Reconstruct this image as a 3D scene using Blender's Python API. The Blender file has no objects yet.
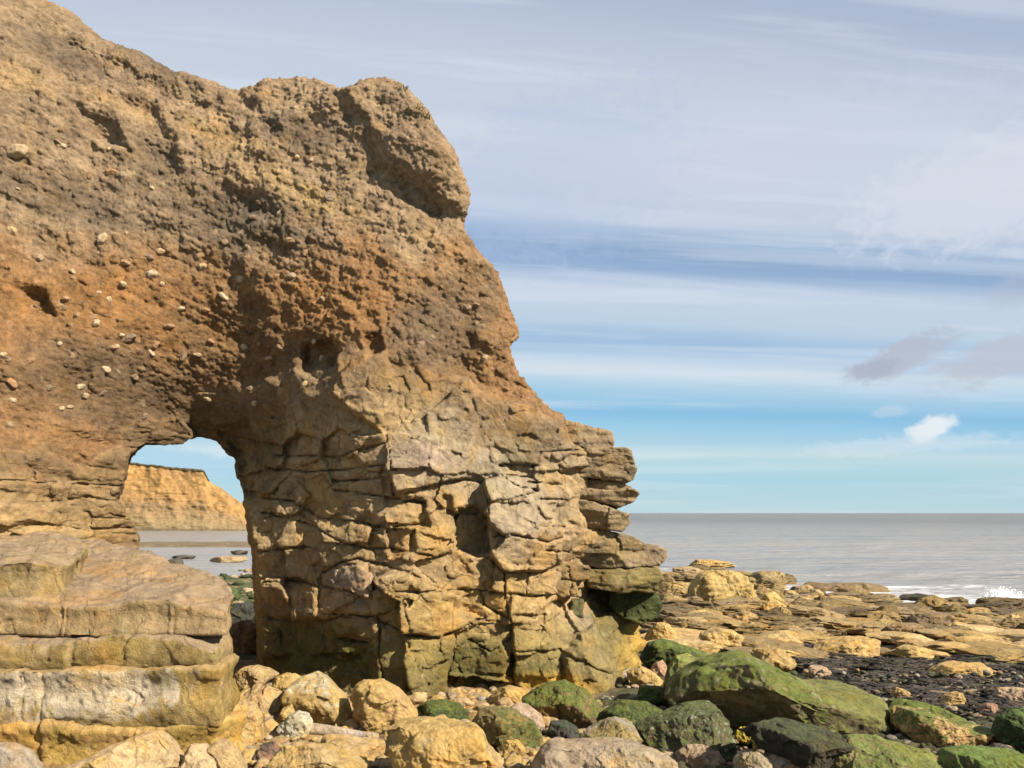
import bpy, bmesh, math, random
import numpy as np
from math import radians as R

rng = np.random.default_rng(7)
random.seed(7)
C = bpy.context.scene.collection
EYE = 4.2            # eye height above the sea
F = 804.0            # focal length in pixels of the 1024 px wide photograph
CX, HY = 512.0, 513.0

# ------------------------------------------------------------------ helpers
def at(px, py, D):
    """point at distance D seen at photograph position px,py"""
    return np.array([(px-CX)/F*D, D, EYE-(py-HY)/F*D])

_perm = np.random.default_rng(11).permutation(256)
_perm = np.concatenate([_perm, _perm, _perm]).astype(np.int32)
_g = np.random.default_rng(12).normal(size=(256, 3)).astype(np.float32)
_g /= np.linalg.norm(_g, axis=1)[:, None]

def perlin(P):
    P = np.asarray(P, np.float32)
    I = np.floor(P).astype(np.int32); f = P-I
    I &= 255
    u = f*f*f*(f*(f*6-15)+10)
    out = 0
    for dx in (0, 1):
        wx = u[:, 0] if dx else 1-u[:, 0]
        a = _perm[(I[:, 0]+dx) & 255]
        for dy in (0, 1):
            wy = u[:, 1] if dy else 1-u[:, 1]
            b = _perm[a+((I[:, 1]+dy) & 255)]
            for dz in (0, 1):
                wz = u[:, 2] if dz else 1-u[:, 2]
                h = _perm[b+((I[:, 2]+dz) & 255)]
                g = _g[h]
                d = g[:, 0]*(f[:, 0]-dx)+g[:, 1]*(f[:, 1]-dy)+g[:, 2]*(f[:, 2]-dz)
                out = out+wx*wy*wz*d
    return out*1.6

def fbm(P, octv=4, scale=1.0, gain=.5, off=0.0, ridge=False):
    P = np.asarray(P, np.float32)*scale+off
    a = 1.0; s = 0; t = 0
    for i in range(octv):
        n = perlin(P)
        if ridge: n = 1-2*np.abs(n)
        s = s+a*n; t += a; a *= gain
        P = P*2.03+17.3
    return s/t*1.5

def facet3(P, cell, seed=0, amp=1.0):
    """broken-rock relief: each random cell of space carries its own tilted plane"""
    P = np.asarray(P, float)/cell+seed*7.31
    P = P+.18*np.stack([perlin(P*1.3), perlin(P*1.3+31.), perlin(P*1.3+57.)], 1)
    I = np.floor(P).astype(np.int64); bd = np.full(len(P), 9.); out = np.zeros(len(P))
    for dx in (-1, 0, 1):
        for dy in (-1, 0, 1):
            for dz in (-1, 0, 1):
                a = I+np.array([dx, dy, dz])
                h = (a[:, 0]*374761393+a[:, 1]*668265263+a[:, 2]*2147483647) & 0x7fffffff
                h = ((h ^ (h >> 13))*1274126177) & 0x7fffffff; h ^= h >> 16
                g = ((h*1103515245+12345) & 0x7fffffff); g ^= g >> 11
                q = P-(a+.5+.8*(np.stack([(h & 255), (h >> 8) & 255, (h >> 16) & 255], 1)/255-.5))
                d = (q*q).sum(1); m = d < bd
                v = q[:, 0]*(((g & 255)/127.5)-1)+q[:, 1]*((((g >> 8) & 255)/127.5)-1)+q[:, 2]*((((g >> 16) & 255)/127.5)-1)+.5*((h & 63)/63-.5)
                bd = np.where(m, d, bd); out = np.where(m, v, out)
    return np.clip(out, -.8, .8)*cell*amp

def xyz(x, z, k=0.0):
    return np.stack([np.ravel(x), np.full(np.size(x), k), np.ravel(z)], 1)

def sstep(a, b, x):
    t = np.clip((x-a)/(b-a), 0, 1); return t*t*(3-2*t)

def poly_sd(poly, x, z):
    """signed distance to a closed polygon, negative inside"""
    poly = np.asarray(poly, float); n = len(poly)
    d = np.full(x.shape, 1e9); s = np.ones(x.shape)
    for i in range(n):
        a = poly[i]; b = poly[i-1]
        e = b-a; wx = x-a[0]; wz = z-a[1]
        t = np.clip((wx*e[0]+wz*e[1])/(e@e+1e-12), 0, 1)
        d = np.minimum(d, (wx-e[0]*t)**2+(wz-e[1]*t)**2)
        c1 = z >= a[1]; c2 = z < b[1]; c3 = e[0]*wz > e[1]*wx
        s = np.where((c1 & c2 & c3) | (~c1 & ~c2 & ~c3), -s, s)
    return s*np.sqrt(d)

def line_d(pts, x, z):
    d = np.full(x.shape, 1e9)
    for a, b in zip(pts[:-1], pts[1:]):
        e = b-a; wx = x-a[0]; wz = z-a[1]
        t = np.clip((wx*e[0]+wz*e[1])/(e@e+1e-12), 0, 1)
        d = np.minimum(d, (wx-e[0]*t)**2+(wz-e[1]*t)**2)
    return np.sqrt(d)

def tps(pts, vals, lam=1e-3):
    pts = np.asarray(pts, float); n = len(pts)
    def U(r2): return .5*r2*np.log(r2+1e-12)
    r2 = ((pts[:, None]-pts[None])**2).sum(-1)
    K = U(r2)+lam*np.eye(n)
    Pm = np.c_[np.ones(n), pts]
    A = np.block([[K, Pm], [Pm.T, np.zeros((3, 3))]])
    w = np.linalg.solve(A, np.r_[vals, 0, 0, 0])
    def f(x, z):
        out = w[n]+w[n+1]*x+w[n+2]*z
        for i in range(n):
            out = out+w[i]*U((x-pts[i, 0])**2+(z-pts[i, 1])**2)
        return out
    return f

def surface_nets(Fv):
    """Fv[x,t,z] negative inside -> vertices in index space, quads"""
    S = Fv < 0
    nx, nt, nz = Fv.shape
    cnt = np.zeros((nx-1, nt-1, nz-1), np.uint8)
    for i in (0, 1):
        for j in (0, 1):
            for k in (0, 1):
                cnt += S[i:nx-1+i, j:nt-1+j, k:nz-1+k]
    act = (cnt > 0) & (cnt < 8)
    idx = np.argwhere(act)
    vid = np.full(act.shape, -1, np.int32)
    vid[act] = np.arange(len(idx), dtype=np.int32)
    acc = np.zeros((len(idx), 3)); num = np.zeros(len(idx))
    cor = [(i, j, k) for i in (0, 1) for j in (0, 1) for k in (0, 1)]
    val = {c: Fv[idx[:, 0]+c[0], idx[:, 1]+c[1], idx[:, 2]+c[2]].astype(np.float64) for c in cor}
    for ax in range(3):
        for c in cor:
            if c[ax]: continue
            e = list(c); e[ax] = 1; e = tuple(e)
            f0 = val[c]; f1 = val[e]
            m = (f0 < 0) != (f1 < 0)
            t = np.where(m, f0/np.where(m, f0-f1, 1), 0)
            p = np.tile(np.array(c, float), (len(idx), 1)); p[:, ax] = t
            acc += p*m[:, None]; num += m
    V = idx+acc/num[:, None]
    quads = []
    for ax in range(3):
        a, b = [(1, 2), (2, 0), (0, 1)][ax]
        sl0 = [slice(None)]*3; sl1 = [slice(None)]*3
        sl0[ax] = slice(0, -1); sl1[ax] = slice(1, None)
        s0 = S[tuple(sl0)]; s1 = S[tuple(sl1)]
        E = np.argwhere(s0 != s1)
        ok = (E[:, a] > 0) & (E[:, b] > 0) & (E[:, a] < Fv.shape[a]-1) & (E[:, b] < Fv.shape[b]-1)
        E = E[ok]
        ins = s0[E[:, 0], E[:, 1], E[:, 2]]
        def g(da, db):
            q = E.copy(); q[:, a] += da; q[:, b] += db
            return vid[q[:, 0], q[:, 1], q[:, 2]]
        Q = np.stack([g(-1, -1), g(0, -1), g(0, 0), g(-1, 0)], 1)
        Q[~ins] = Q[~ins][:, ::-1]
        quads.append(Q)
    return V, np.concatenate(quads)

def vnormals(V, Fc):
    a = V[Fc[:, 0]]; b = V[Fc[:, 1]]; c = V[Fc[:, 2]]
    n = np.cross(b-a, c-a)
    if Fc.shape[1] == 4:
        d = V[Fc[:, 3]]; n = n+np.cross(c-a, d-a)
    N = np.zeros_like(V)
    for k in range(Fc.shape[1]):
        for ax in range(3):
            N[:, ax] += np.bincount(Fc[:, k], n[:, ax], len(V))
    return N/(np.linalg.norm(N, axis=1)[:, None]+1e-12)

def mesh(name, V, Fc, mat, col=None, smooth=True):
    me = bpy.data.meshes.new(name)
    V = np.asarray(V, np.float32); Fc = np.asarray(Fc, np.int32)
    k = Fc.shape[1]
    me.vertices.add(len(V)); me.vertices.foreach_set('co', V.ravel())
    me.loops.add(Fc.size); me.loops.foreach_set('vertex_index', Fc.ravel())
    me.polygons.add(len(Fc))
    me.polygons.foreach_set('loop_start', np.arange(0, Fc.size, k, dtype=np.int32))
    if smooth: me.polygons.foreach_set('use_smooth', np.ones(len(Fc), bool))
    me.update(calc_edges=True)
    if col is not None:
        ca = me.color_attributes.new('tint', 'FLOAT_COLOR', 'POINT')
        c4 = np.ones((len(V), 4), np.float32); c4[:, :3] = np.clip(col, 0.002, 1)
        ca.data.foreach_set('color', c4.ravel())
    me.materials.append(mat)
    return me

def link(name, me, parent=None, loc=(0, 0, 0)):
    o = bpy.data.objects.new(name, me); C.objects.link(o)
    o.location = loc
    if parent: o.parent = parent
    return o

def tag(o, label=None, cat=None, group=None, kind=None):
    if label: o['label'] = label
    if cat: o['category'] = cat
    if group: o['group'] = group
    if kind: o['kind'] = kind
    return o

def submesh(V, Fc, keep, col):
    f = Fc[keep]; used = np.unique(f)
    m = np.full(len(V), -1, np.int64); m[used] = np.arange(len(used))
    return V[used], m[f], col[used]

def mixc(col, c, w):
    return col+(np.asarray(c, float)-col)*w[:, None]

# ------------------------------------------------------------------ materials
def new_mat(name):
    m = bpy.data.materials.new(name); m.use_nodes = True
    nt = m.node_tree; return m, nt, nt.nodes['Principled BSDF']

def rock_mat(name, scale=1.0, bump=.5, rough=.88, grain=.22, spread=.0, dist=.02, crk=2.2, crd=1.0, vary=1.0):
    m, nt, b = new_mat(name); N = nt.nodes; L = nt.links
    at_ = N.new('ShaderNodeAttribute'); at_.attribute_name = 'tint'
    ge = N.new('ShaderNodeNewGeometry')
    n1 = N.new('ShaderNodeTexNoise'); n1.inputs['Scale'].default_value = 9*scale; n1.inputs['Detail'].default_value = 8; n1.inputs['Roughness'].default_value = .72
    n2 = N.new('ShaderNodeTexNoise'); n2.inputs['Scale'].default_value = 45*scale; n2.inputs['Detail'].default_value = 6; n2.inputs['Roughness'].default_value = .75
    L.new(ge.outputs['Position'], n1.inputs['Vector']); L.new(ge.outputs['Position'], n2.inputs['Vector'])
    n0 = N.new('ShaderNodeTexNoise'); n0.inputs['Scale'].default_value = 3.1*scale; n0.inputs['Detail'].default_value = 5; n0.inputs['Roughness'].default_value = .65; n0.inputs['Distortion'].default_value = .6
    L.new(ge.outputs['Position'], n0.inputs['Vector'])
    vo = N.new('ShaderNodeTexVoronoi'); vo.feature = 'DISTANCE_TO_EDGE'; vo.inputs['Scale'].default_value = crk*scale
    wv = N.new('ShaderNodeVectorMath'); wv.operation = 'MULTIPLY_ADD'; wv.inputs[1].default_value = (.22/scale,)*3
    L.new(n1.outputs['Color'], wv.inputs[0]); L.new(ge.outputs['Position'], wv.inputs[2]); L.new(wv.outputs[0], vo.inputs['Vector'])
    vc = N.new('ShaderNodeMapRange'); vc.inputs['From Max'].default_value = .06; vc.inputs['To Min'].default_value = -.35*crd; vc.inputs['To Max'].default_value = 0
    L.new(vo.outputs['Distance'], vc.inputs['Value'])
    h2 = N.new('ShaderNodeMath'); h2.operation = 'MULTIPLY_ADD'; h2.inputs[1].default_value = .5; h2.inputs[2].default_value = .25; L.new(n2.outputs['Fac'], h2.inputs[0])
    a0 = N.new('ShaderNodeMath'); a0.operation = 'ADD'; L.new(n1.outputs['Fac'], a0.inputs[0]); L.new(h2.outputs[0], a0.inputs[1])
    add = N.new('ShaderNodeMath'); add.operation = 'ADD'; L.new(a0.outputs[0], add.inputs[0]); L.new(vc.outputs[0], add.inputs[1])
    a1 = N.new('ShaderNodeMath'); a1.operation = 'ADD'; L.new(a0.outputs[0], a1.inputs[0]); L.new(n0.outputs['Fac'], a1.inputs[1])
    mr = N.new('ShaderNodeMapRange'); mr.inputs['From Min'].default_value = 1.1; mr.inputs['From Max'].default_value = 1.9
    mr.inputs['To Min'].default_value = (1-grain*1.9)*.86; mr.inputs['To Max'].default_value = (1+grain*1.9)*.86
    L.new(a1.outputs[0], mr.inputs['Value'])
    mul = N.new('ShaderNodeVectorMath'); mul.operation = 'SCALE'
    src = at_.outputs['Color']
    for sc_, off_, lo, hi, amt, tintv in ((1.3, 3., .50, .68, .75*vary, (1.22, .98, .52)), (2.1, 11., .56, .74, .6*vary, (1.5, 1.46, 1.38)), (3.7, 23., .54, .70, .7*vary, (.58, .52, .46)), (.9, 37., .52, .7, .5*vary, (.82, .92, .62))):
        mp = N.new('ShaderNodeMapping'); mp.inputs['Location'].default_value = (off_, off_, off_); L.new(ge.outputs['Position'], mp.inputs['Vector'])
        nn = N.new('ShaderNodeTexNoise'); nn.inputs['Scale'].default_value = sc_*scale; nn.inputs['Detail'].default_value = 7; nn.inputs['Roughness'].default_value = .68; nn.inputs['Distortion'].default_value = .5
        L.new(mp.outputs[0], nn.inputs['Vector'])
        rr = N.new('ShaderNodeMapRange'); rr.inputs['From Min'].default_value = lo; rr.inputs['From Max'].default_value = hi; rr.inputs['To Max'].default_value = amt; L.new(nn.outputs['Fac'], rr.inputs['Value'])
        vm = N.new('ShaderNodeVectorMath'); vm.operation = 'MULTIPLY'; vm.inputs[1].default_value = tintv; L.new(src, vm.inputs[0])
        mi = N.new('ShaderNodeMix'); mi.data_type = 'RGBA'; L.new(rr.outputs[0], mi.inputs['Factor']); L.new(src, mi.inputs['A']); L.new(vm.outputs[0], mi.inputs['B']); src = mi.outputs['Result']
    L.new(src, mul.inputs[0]); L.new(mr.outputs[0], mul.inputs['Scale'])
    out = mul.outputs[0]
    if spread > 0:
        oi = N.new('ShaderNodeObjectInfo')
        hs = N.new('ShaderNodeHueSaturation')
        r1 = N.new('ShaderNodeMapRange'); r1.inputs['To Min'].default_value = 1-spread; r1.inputs['To Max'].default_value = 1+spread
        L.new(oi.outputs['Random'], r1.inputs['Value']); L.new(r1.outputs[0], hs.inputs['Value'])
        L.new(out, hs.inputs['Color']); out = hs.outputs['Color']
    L.new(out, b.inputs['Base Color'])
    b.inputs['Roughness'].default_value = rough
    b.inputs['Specular IOR Level'].default_value = .25
    bp = N.new('ShaderNodeBump'); bp.inputs['Strength'].default_value = bump; bp.inputs['Distance'].default_value = dist
    L.new(add.outputs[0], bp.inputs['Height']); L.new(bp.outputs['Normal'], b.inputs['Normal'])
    return m

M_CLAY = rock_mat('boulder_clay', 1.1, 1.0, .95, .36, dist=.10, crd=0, vary=.55)
M_SAND = rock_mat('sandstone', .9, .95, .9, .24, dist=.065, crd=.7)
M_ROCK = rock_mat('weathered_stone', 1.5, .9, .85, .27, dist=.045, crd=.5)
M_SHELF = rock_mat('shelf_stone', .9, .9, .8, .30, spread=.4, dist=.08)
M_GROUND = rock_mat('beach_ground', 1.0, .9, .9, .3, dist=.05)
M_FAR = rock_mat('distant_clay', .12, .9, .95, .22, dist=.5, crd=0, vary=.35)

# ------------------------------------------------------------------ ground heights
_su = np.array([-1.2, -.45, -.3, 0, .16, .22, .30, .36, .45, .64, 1.2])
_sd = np.array([60., 58, 56, 58, 56, 50, 43, 39, 36, 33, 31])
def ground_z(x, y):
    u = np.clip(x/np.maximum(y, 1), -1.2, 1.2)
    ys = np.interp(u, _su, _sd)
    D = y
    z = np.where(D < 14, 1.15, np.where(D < ys, 1.15-(1.22)*((D-14)/(ys-14))**.8, -.07-(D-ys)*.035))
    z = np.where(D < 9, 1.15-.0*(9-D), z)
    return np.maximum(z, -2.5)

def depth_of(px, py):
    """distance at which the sight line meets the ground"""
    D = 8.0
    while D < 130:
        p = at(px, py, D)
        if p[2] <= float(ground_z(np.array(p[0]), np.array(p[1]))): break
        D += .05
    return D

# ================================================================== CLIFF
cp = [  # photograph position, distance of the cliff face there
 (-120,-60,15.0),(0,-60,15.6),(0,0,14.9),(60,0,16.0),(-150,200,12.6),(-150,450,11.8),(-150,650,11.8),(0,120,14.0),(0,250,13.6),(0,350,12.9),(0,450,12.6),(0,530,12.4),(0,620,12.4),
 (100,60,15.2),(100,150,14.55),(100,250,14.2),(90,350,13.7),(70,450,13.3),(100,520,13.9),(120,560,14.3),(110,620,14.3),
 (180,100,15.2),(190,200,14.55),(200,300,14.7),(190,380,15.0),(180,440,15.6),(245,90,15.4),
 (260,200,14.55),(260,300,14.55),(265,380,14.75),(250,450,15.25),(250,520,14.85),(255,600,14.65),(258,660,14.5),(300,480,14.35),(300,560,14.15),(300,640,14.0),
 (330,80,15.15),(320,150,14.7),(330,250,14.4),(345,330,14.1),(385,80,15.0),(395,200,14.5),(390,300,14.0),(385,360,13.65),(388,430,13.35),(392,500,13.3),(405,560,13.25),(415,620,13.2),(420,690,13.1),
 (430,130,14.6),(450,190,14.7),(470,250,14.5),(450,330,14.1),(450,420,13.7),(460,480,13.65),(470,560,13.55),(470,620,13.5),(470,690,13.5),
 (520,330,14.6),(520,420,14.2),(520,500,13.95),(530,560,13.9),(530,640,13.7),(540,690,13.6),(600,690,13.9),(600,640,14.4),
 (575,430,14.65),(600,480,14.9),(600,540,14.9),(600,600,15.3),(660,560,15.9),(660,640,15.9),(640,690,15.9),(660,450,15.7)]
cw = np.array([at(*c) for c in cp])
yf_fun = tps(cw[:, [0, 2]], cw[:, 1], 2e-2)
def W2(px, py):        # photograph position -> (x, z) on the cliff face
    D = 14.3
    for _ in range(6):
        p = at(px, py, D); D = .5*D+.5*float(yf_fun(np.array(p[0]), np.array(p[2])))
    p = at(px, py, D); return np.array([p[0], p[2]])
def WP(pts): return np.array([W2(*p) for p in pts])

STEP = .0245
xs = np.arange(-12.2, 3.35, STEP); zs = np.arange(.5, 15.9, STEP)
GX, GZ = np.meshgrid(xs, zs, indexing='ij')
print('grid', GX.shape)
YF = yf_fun(GX, GZ)
def n2(octv, scale, off=0.0, sx=1.0, sz=1.0, ridge=False, gain=.5):
    return fbm(xyz(GX*sx, GZ*sz, off), octv, scale, gain, ridge=ridge).reshape(GX.shape)
wx = GX+.05*n2(3, 1.6, 3.1)+.018*n2(3, 7, 5.1); wz = GZ+.045*n2(3, 1.6, 9.7)+.016*n2(3, 7, 1.1)

# boundary between clay above and sandstone below
bl = WP([(-150,440),(0,452),(40,446),(70,462),(115,432),(150,412),(200,392),(260,380),(310,362),(350,352),(395,350),(440,372),(500,398),(545,420),(580,415),(680,415)])
bl = bl[np.argsort(bl[:, 0])]
zb = np.interp(GX, bl[:, 0], bl[:, 1])+.28*n2(4, 1.3, 21., gain=.6)
M = 1-sstep(-.22, .22, GZ-zb)          # 1 = sandstone

# --- sandstone: blocks between bedding planes and joints
seeds = [(275,430),(320,420),(360,415),(265,455),(300,452),(345,450),(372,458),(270,480),(310,478),(350,468),(370,487),(262,505),(290,490),(330,505),(365,510),
 (265,530),(300,540),(345,532),(395,540),(270,560),(300,560),(300,598),(345,553),(275,600),(347,577),(390,575),(340,602),(350,610),(270,640),(320,640),(355,630),(395,605),
 (280,675),(330,670),(400,655),(398,610),(410,455),(450,455),(490,460),(520,450),(415,485),(465,495),(510,487),(545,500),(410,510),(435,525),(472,530),(515,515),(530,550),(425,542),(445,570),
 (405,585),(470,580),(516,582),(540,582),(430,610),(490,605),(530,605),(550,612),(425,650),(437,675),(475,630),(480,660),(530,640),(535,665),(560,625),(480,690),(575,650),(590,665),(600,690),
 (15,465),(45,468),(20,490),(60,490),(100,488),(30,515),(75,513),(110,510),(125,528),(20,545),(60,535),(110,555),(-40,470),(-60,510),(-30,550),(130,560),(105,545),(85,500),(95,520)]
SW = WP(seeds)
ar = np.random.default_rng(5)
s_off = ar.normal(0, .05, len(SW)); s_tx = ar.normal(0, .24, len(SW)); s_tz = ar.normal(0, .2, len(SW))
AZ = 1.55
F1 = np.full(GX.shape, 1e9); F2 = F1.copy(); ID = np.zeros(GX.shape, np.int32)
for i, (sx_, sz_) in enumerate(SW):
    d = (wx-sx_)**2+((wz-sz_)*AZ)**2
    m1 = d < F1
    F2 = np.where(m1, F1, np.minimum(F2, d)); ID = np.where(m1, i, ID); F1 = np.where(m1, d, F1)
edge = np.sqrt(F2)-np.sqrt(F1)
blk = s_off[ID]+np.clip(s_tx[ID]*(wx-SW[ID, 0])+s_tz[ID]*(wz-SW[ID, 1]), -.15, .15)
jn_ = sstep(-.25, .3, n2(3, 1.9, 35.))
blk += .075*jn_*np.exp(-(edge/(.009+.009*jn_))**2)
# finer joints from a jittered lattice
cw_, ch_ = .42, .24
ix = np.floor(wx/cw_).astype(int); iz = np.floor(wz/ch_).astype(int)
G1 = np.full(GX.shape, 1e9); G2 = G1.copy(); GH = np.zeros(GX.shape); GT = np.zeros(GX.shape)
for dx in (-1, 0, 1):
    for dz in (-1, 0, 1):
        a = ix+dx; b_ = iz+dz
        h = (a*374761393+b_*668265263) & 0xffffff; h = (h ^ (h >> 9))*1274126177 & 0xffffff
        px_ = (a+.5+.8*((h & 255)/255-.5))*cw_; pz_ = (b_+.5+.8*(((h >> 8) & 255)/255-.5))*ch_
        d = (wx-px_)**2+((wz-pz_)*1.6)**2
        m1 = d < G1
        G2 = np.where(m1, G1, np.minimum(G2, d)); GH = np.where(m1, ((h >> 16) & 255)/255-.5, GH); GT = np.where(m1, (((h >> 6) & 255)/255-.5)*(wx-px_)*1.0+(((h >> 12) & 255)/255-.5)*(wz-pz_)*1.1, GT); G1 = np.where(m1, d, G1)
e2 = np.sqrt(G2)-np.sqrt(G1)
few = sstep(.15, .5, n2(2, .9, 33.))
blk += np.clip(GT, -.05, .05)*.6+few*(.05*GH+.022*np.exp(-(e2/.012)**2))+(1-few)*.012*GH
# traced cracks
cracks = [[(540,453),(578,450)],[(528,482),(562,484)],[(540,499),(566,499)],[(540,526),(566,527)],[(545,550),(570,552)],[(273,455),(338,457),(388,443)],[(273,468),(310,472),(349,469),(388,465)],[(332,481),(349,480),(391,478)],[(332,490),(365,494),(396,498),(425,502)],[(396,498),(400,494),(423,488),(435,485),(459,480),(482,482),(498,475)],
 [(262,498),(295,502),(318,518),(349,521),(377,527),(392,527),(423,523)],[(262,512),(295,520),(318,529),(341,541),(367,549),(386,549),(431,556)],[(252,553),(290,548),(310,548)],[(340,562),(357,559),(406,571),(437,585)],[(322,573),(340,562)],
 [(258,581),(289,582),(304,583),(318,587)],[(322,587),(349,591),(373,597),(373,579)],[(320,575),(318,603),(324,614),(357,616),(373,617),(385,624),(406,632),(443,636),(465,626),(479,620),(510,624)],[(400,589),(440,591),(477,591),(506,594),(529,596),(553,595)],
 [(377,618),(380,632),(379,652),(385,679)],[(338,640),(367,644)],[(408,603),(412,624)],[(277,628),(279,648)],[(414,529),(416,549)],[(499,465),(517,463),(537,466)],[(505,475),(517,476),(532,478)],
 [(502,477),(517,486),(537,490),(517,498),(494,502)],[(482,482),(488,502),(490,514)],[(494,537),(509,533),(525,537),(546,541),(564,537)],[(486,556),(502,571),(529,572),(547,571),(557,562)],[(504,571),(504,593),(510,618),(513,638),(513,683)],
 [(455,634),(453,659),(447,677)],[(514,630),(541,632),(545,616),(514,616)],[(514,650),(560,650)],[(467,642),(490,652),(512,640)],[(447,679),(480,683),(514,685)],[(563,652),(586,661),(607,671)],[(480,592),(483,606),(510,620)],
 [(-60,478),(0,480),(56,482),(112,485)],[(23,503),(47,500),(73,496),(110,502)],[(-60,520),(0,522),(14,528),(40,522),(70,530),(117,529)],[(55,484),(51,501)],[(75,512),(75,533)],[(56,512),(54,529)],[(61,543),(94,534),(134,536)],[(78,517),(115,520)],[(25,465),(26,480)]]
ck = np.full(GX.shape, 1e9)
for c in cracks: ck = np.minimum(ck, line_d(WP(c), GX+.35*(wx-GX), GZ+.35*(wz-GZ)))
ckw = .015+.012*n2(3, 2.2, 44.)
blk += .14*np.exp(-(ck/np.maximum(ckw, .008))**2)+.012*np.exp(-(ck/.05)**2)
# proud and hollow masses: outline, offset (+ is back into the rock), softness
masses = [
 ([(384,497),(425,500),(430,526),(392,530)], .13, .03, .1),
 ([(386,530),(413,529),(416,551),(390,560)], .18, .03),
 ([(392,486),(430,488),(425,498),(396,496)], -.06, .02),
 ([(340,562),(357,560),(373,580),(373,597),(349,591),(322,586),(322,574)], -.10, .05, -.15, .35),
 ([(373,579),(400,571),(437,585),(470,592),(462,612),(465,625),(443,635),(406,632),(400,600)], -.22, .05, .38, .12),
 ([(405,634),(443,637),(455,634),(447,690),(415,700),(408,670)], -.16, .05, .42),
 ([(482,482),(500,477),(540,492),(565,537),(560,562),(530,572),(504,571),(490,553),(489,516)], -.20, .05, .10, .12),
 ([(459,508),(472,506),(488,516),(490,553),(474,558),(453,548),(452,518)], .42, .06),
 ([(443,496),(452,496),(455,518),(447,512)], .15, .04),
 ([(388,432),(440,440),(495,450),(498,474),(460,480),(430,487),(398,494),(388,470)], -.16, .06, .10, .10),
 ([(497,464),(517,463),(536,466),(533,478),(505,476)], .12, .04),
 ([(447,600),(465,592),(505,594),(510,620),(480,620),(462,626)], .05, .05),
 ([(456,632),(480,622),(512,626),(514,682),(447,676)], .14, .05),
 ([(447,678),(514,684),(530,705),(440,705)], .40, .06),
 ([(514,630),(541,632),(560,650),(562,676),(514,676)], -.10, .05, .15),
 ([(538,612),(560,600),(580,640),(566,650),(545,632)], .16, .06, .1),
 ([(563,648),(590,640),(612,665),(610,700),(570,690)], -.30, .12),
 ([(585,560),(670,560),(670,640),(600,640)], .50, .12),
 ([(566,432),(574,450),(556,462),(560,480),(574,496),(552,510),(556,526),(572,540),(560,552),(566,566),(680,565),(680,430)], .12, .06),
 ([(570,630),(660,600),(670,690),(630,700),(590,680)], -.10, .15),
 ([(255,622),(310,618),(370,618),(380,690),(262,700)], .12, .10),
 ([(-80,482),(55,484),(50,502),(20,503),(-80,500)], -.05, .04),
 ([(-80,500),(20,505),(72,498),(56,528),(38,520),(14,527),(-80,520)], -.22, .05),
 ([(62,484),(112,486),(118,530),(76,532),(76,500)], .05, .05),
 ([(115,475),(135,485),(140,530),(120,530)], .25, .08),
 ([(60,545),(95,534),(136,537),(140,575),(60,575)], -.12, .05),
 ([(212,430),(245,420),(262,455),(255,500),(235,495)], .30, .15),
 ([(333,395),(355,360),(385,350),(395,390),(382,432),(350,410)], -.25, .08),
 ([(300,345),(333,340),(337,372),(318,382),(300,372)], .22, .10),
 ([(365,335),(378,330),(385,352),(370,362)], .2, .08)]
rel = np.zeros(GX.shape)
for poly, o, s, *tl in masses:
    pw_ = WP(poly)
    sd = poly_sd(WP(poly), .5*(wx+GX), .5*(wz+GZ))+.03*n2(3, 4., o*50)
    gx_, gz_ = (tl+[0, 0])[:2]
    oo = o+gx_*(GX-pw_[:, 0].mean())+gz_*(GZ-pw_[:, 1].mean())
    rel += oo*(1-sstep(-s*.6, s*.6, sd))
# --- clay: lumpy, gullied, with hanging brows
cl = .17*n2(5, .55, 51.)+.05*n2(5, 1.5, 61., 1, .9, ridge=True)+.022*n2(4, 3.6, 71., ridge=True, gain=.65)+.022*n2(3, 9., 72., gain=.7)
cl += .045*n2(3, 1.0, 81., 1.6, .5, ridge=True)
# beds dipping to the right in the clay
dip = GZ+.42*GX
cl += .11*fbm(xyz(GX*.22, dip*1.5, 3.), 5, 1.2, .6).reshape(GX.shape)
brows = [
 ([(340,92),(372,70),(402,74),(432,110),(458,150),(474,190),(468,214),(446,204),(424,182),(398,172),(380,150),(366,122)], -.22, .16),
 ([(236,86),(246,60),(300,60),(346,72),(352,96),(338,122),(312,112),(282,124),(262,112)], -.15, .14),
 ([(60,-10),(110,28),(160,56),(236,88),(232,108),(190,92),(140,76),(98,56),(60,34),(20,10),(20,-20)], -.12, .2),
 ([(372,142),(400,168),(424,184),(446,206),(430,214),(396,190),(368,165)], .14, .14),
 ([(195,205),(225,188),(262,195),(285,225),(283,250),(255,258),(215,245)], .16, .22),
 ([(120,95),(150,100),(172,140),(175,170),(150,172),(132,145)], .18, .15),
 ([(70,100),(110,118),(126,148),(104,140),(78,122)], .20, .12),
 ([(8,282),(40,288),(48,312),(14,306)], .28, .10),
 ([(180,250),(235,256),(262,300),(252,345),(200,340),(172,300)], .12, .2),
 ([(50,360),(85,370),(80,410),(55,400)], .18, .12),
 ([(300,330),(345,300),(372,325),(365,345),(335,345)], -.22, .12),
 ([(400,345),(450,345),(500,390),(540,420),(520,432),(470,425),(430,405),(400,385)], .10, .15),
 ([(398,352),(420,345),(430,385),(410,400)], -.18, .08),([(440,372),(468,375),(476,410),(452,412)], -.15, .08),([(484,395),(512,405),(515,432),(492,428)], -.15, .08),
 ([(470,330),(520,320),(530,360),(512,345),(490,350)], -.15, .10)]
for poly, o, s in brows:
    sd = poly_sd(WP(poly), .4*wx+.6*GX+.06*cl, .4*wz+.6*GZ+.1*cl)
    cl += o*(1-sstep(-s, s, sd))
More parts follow.
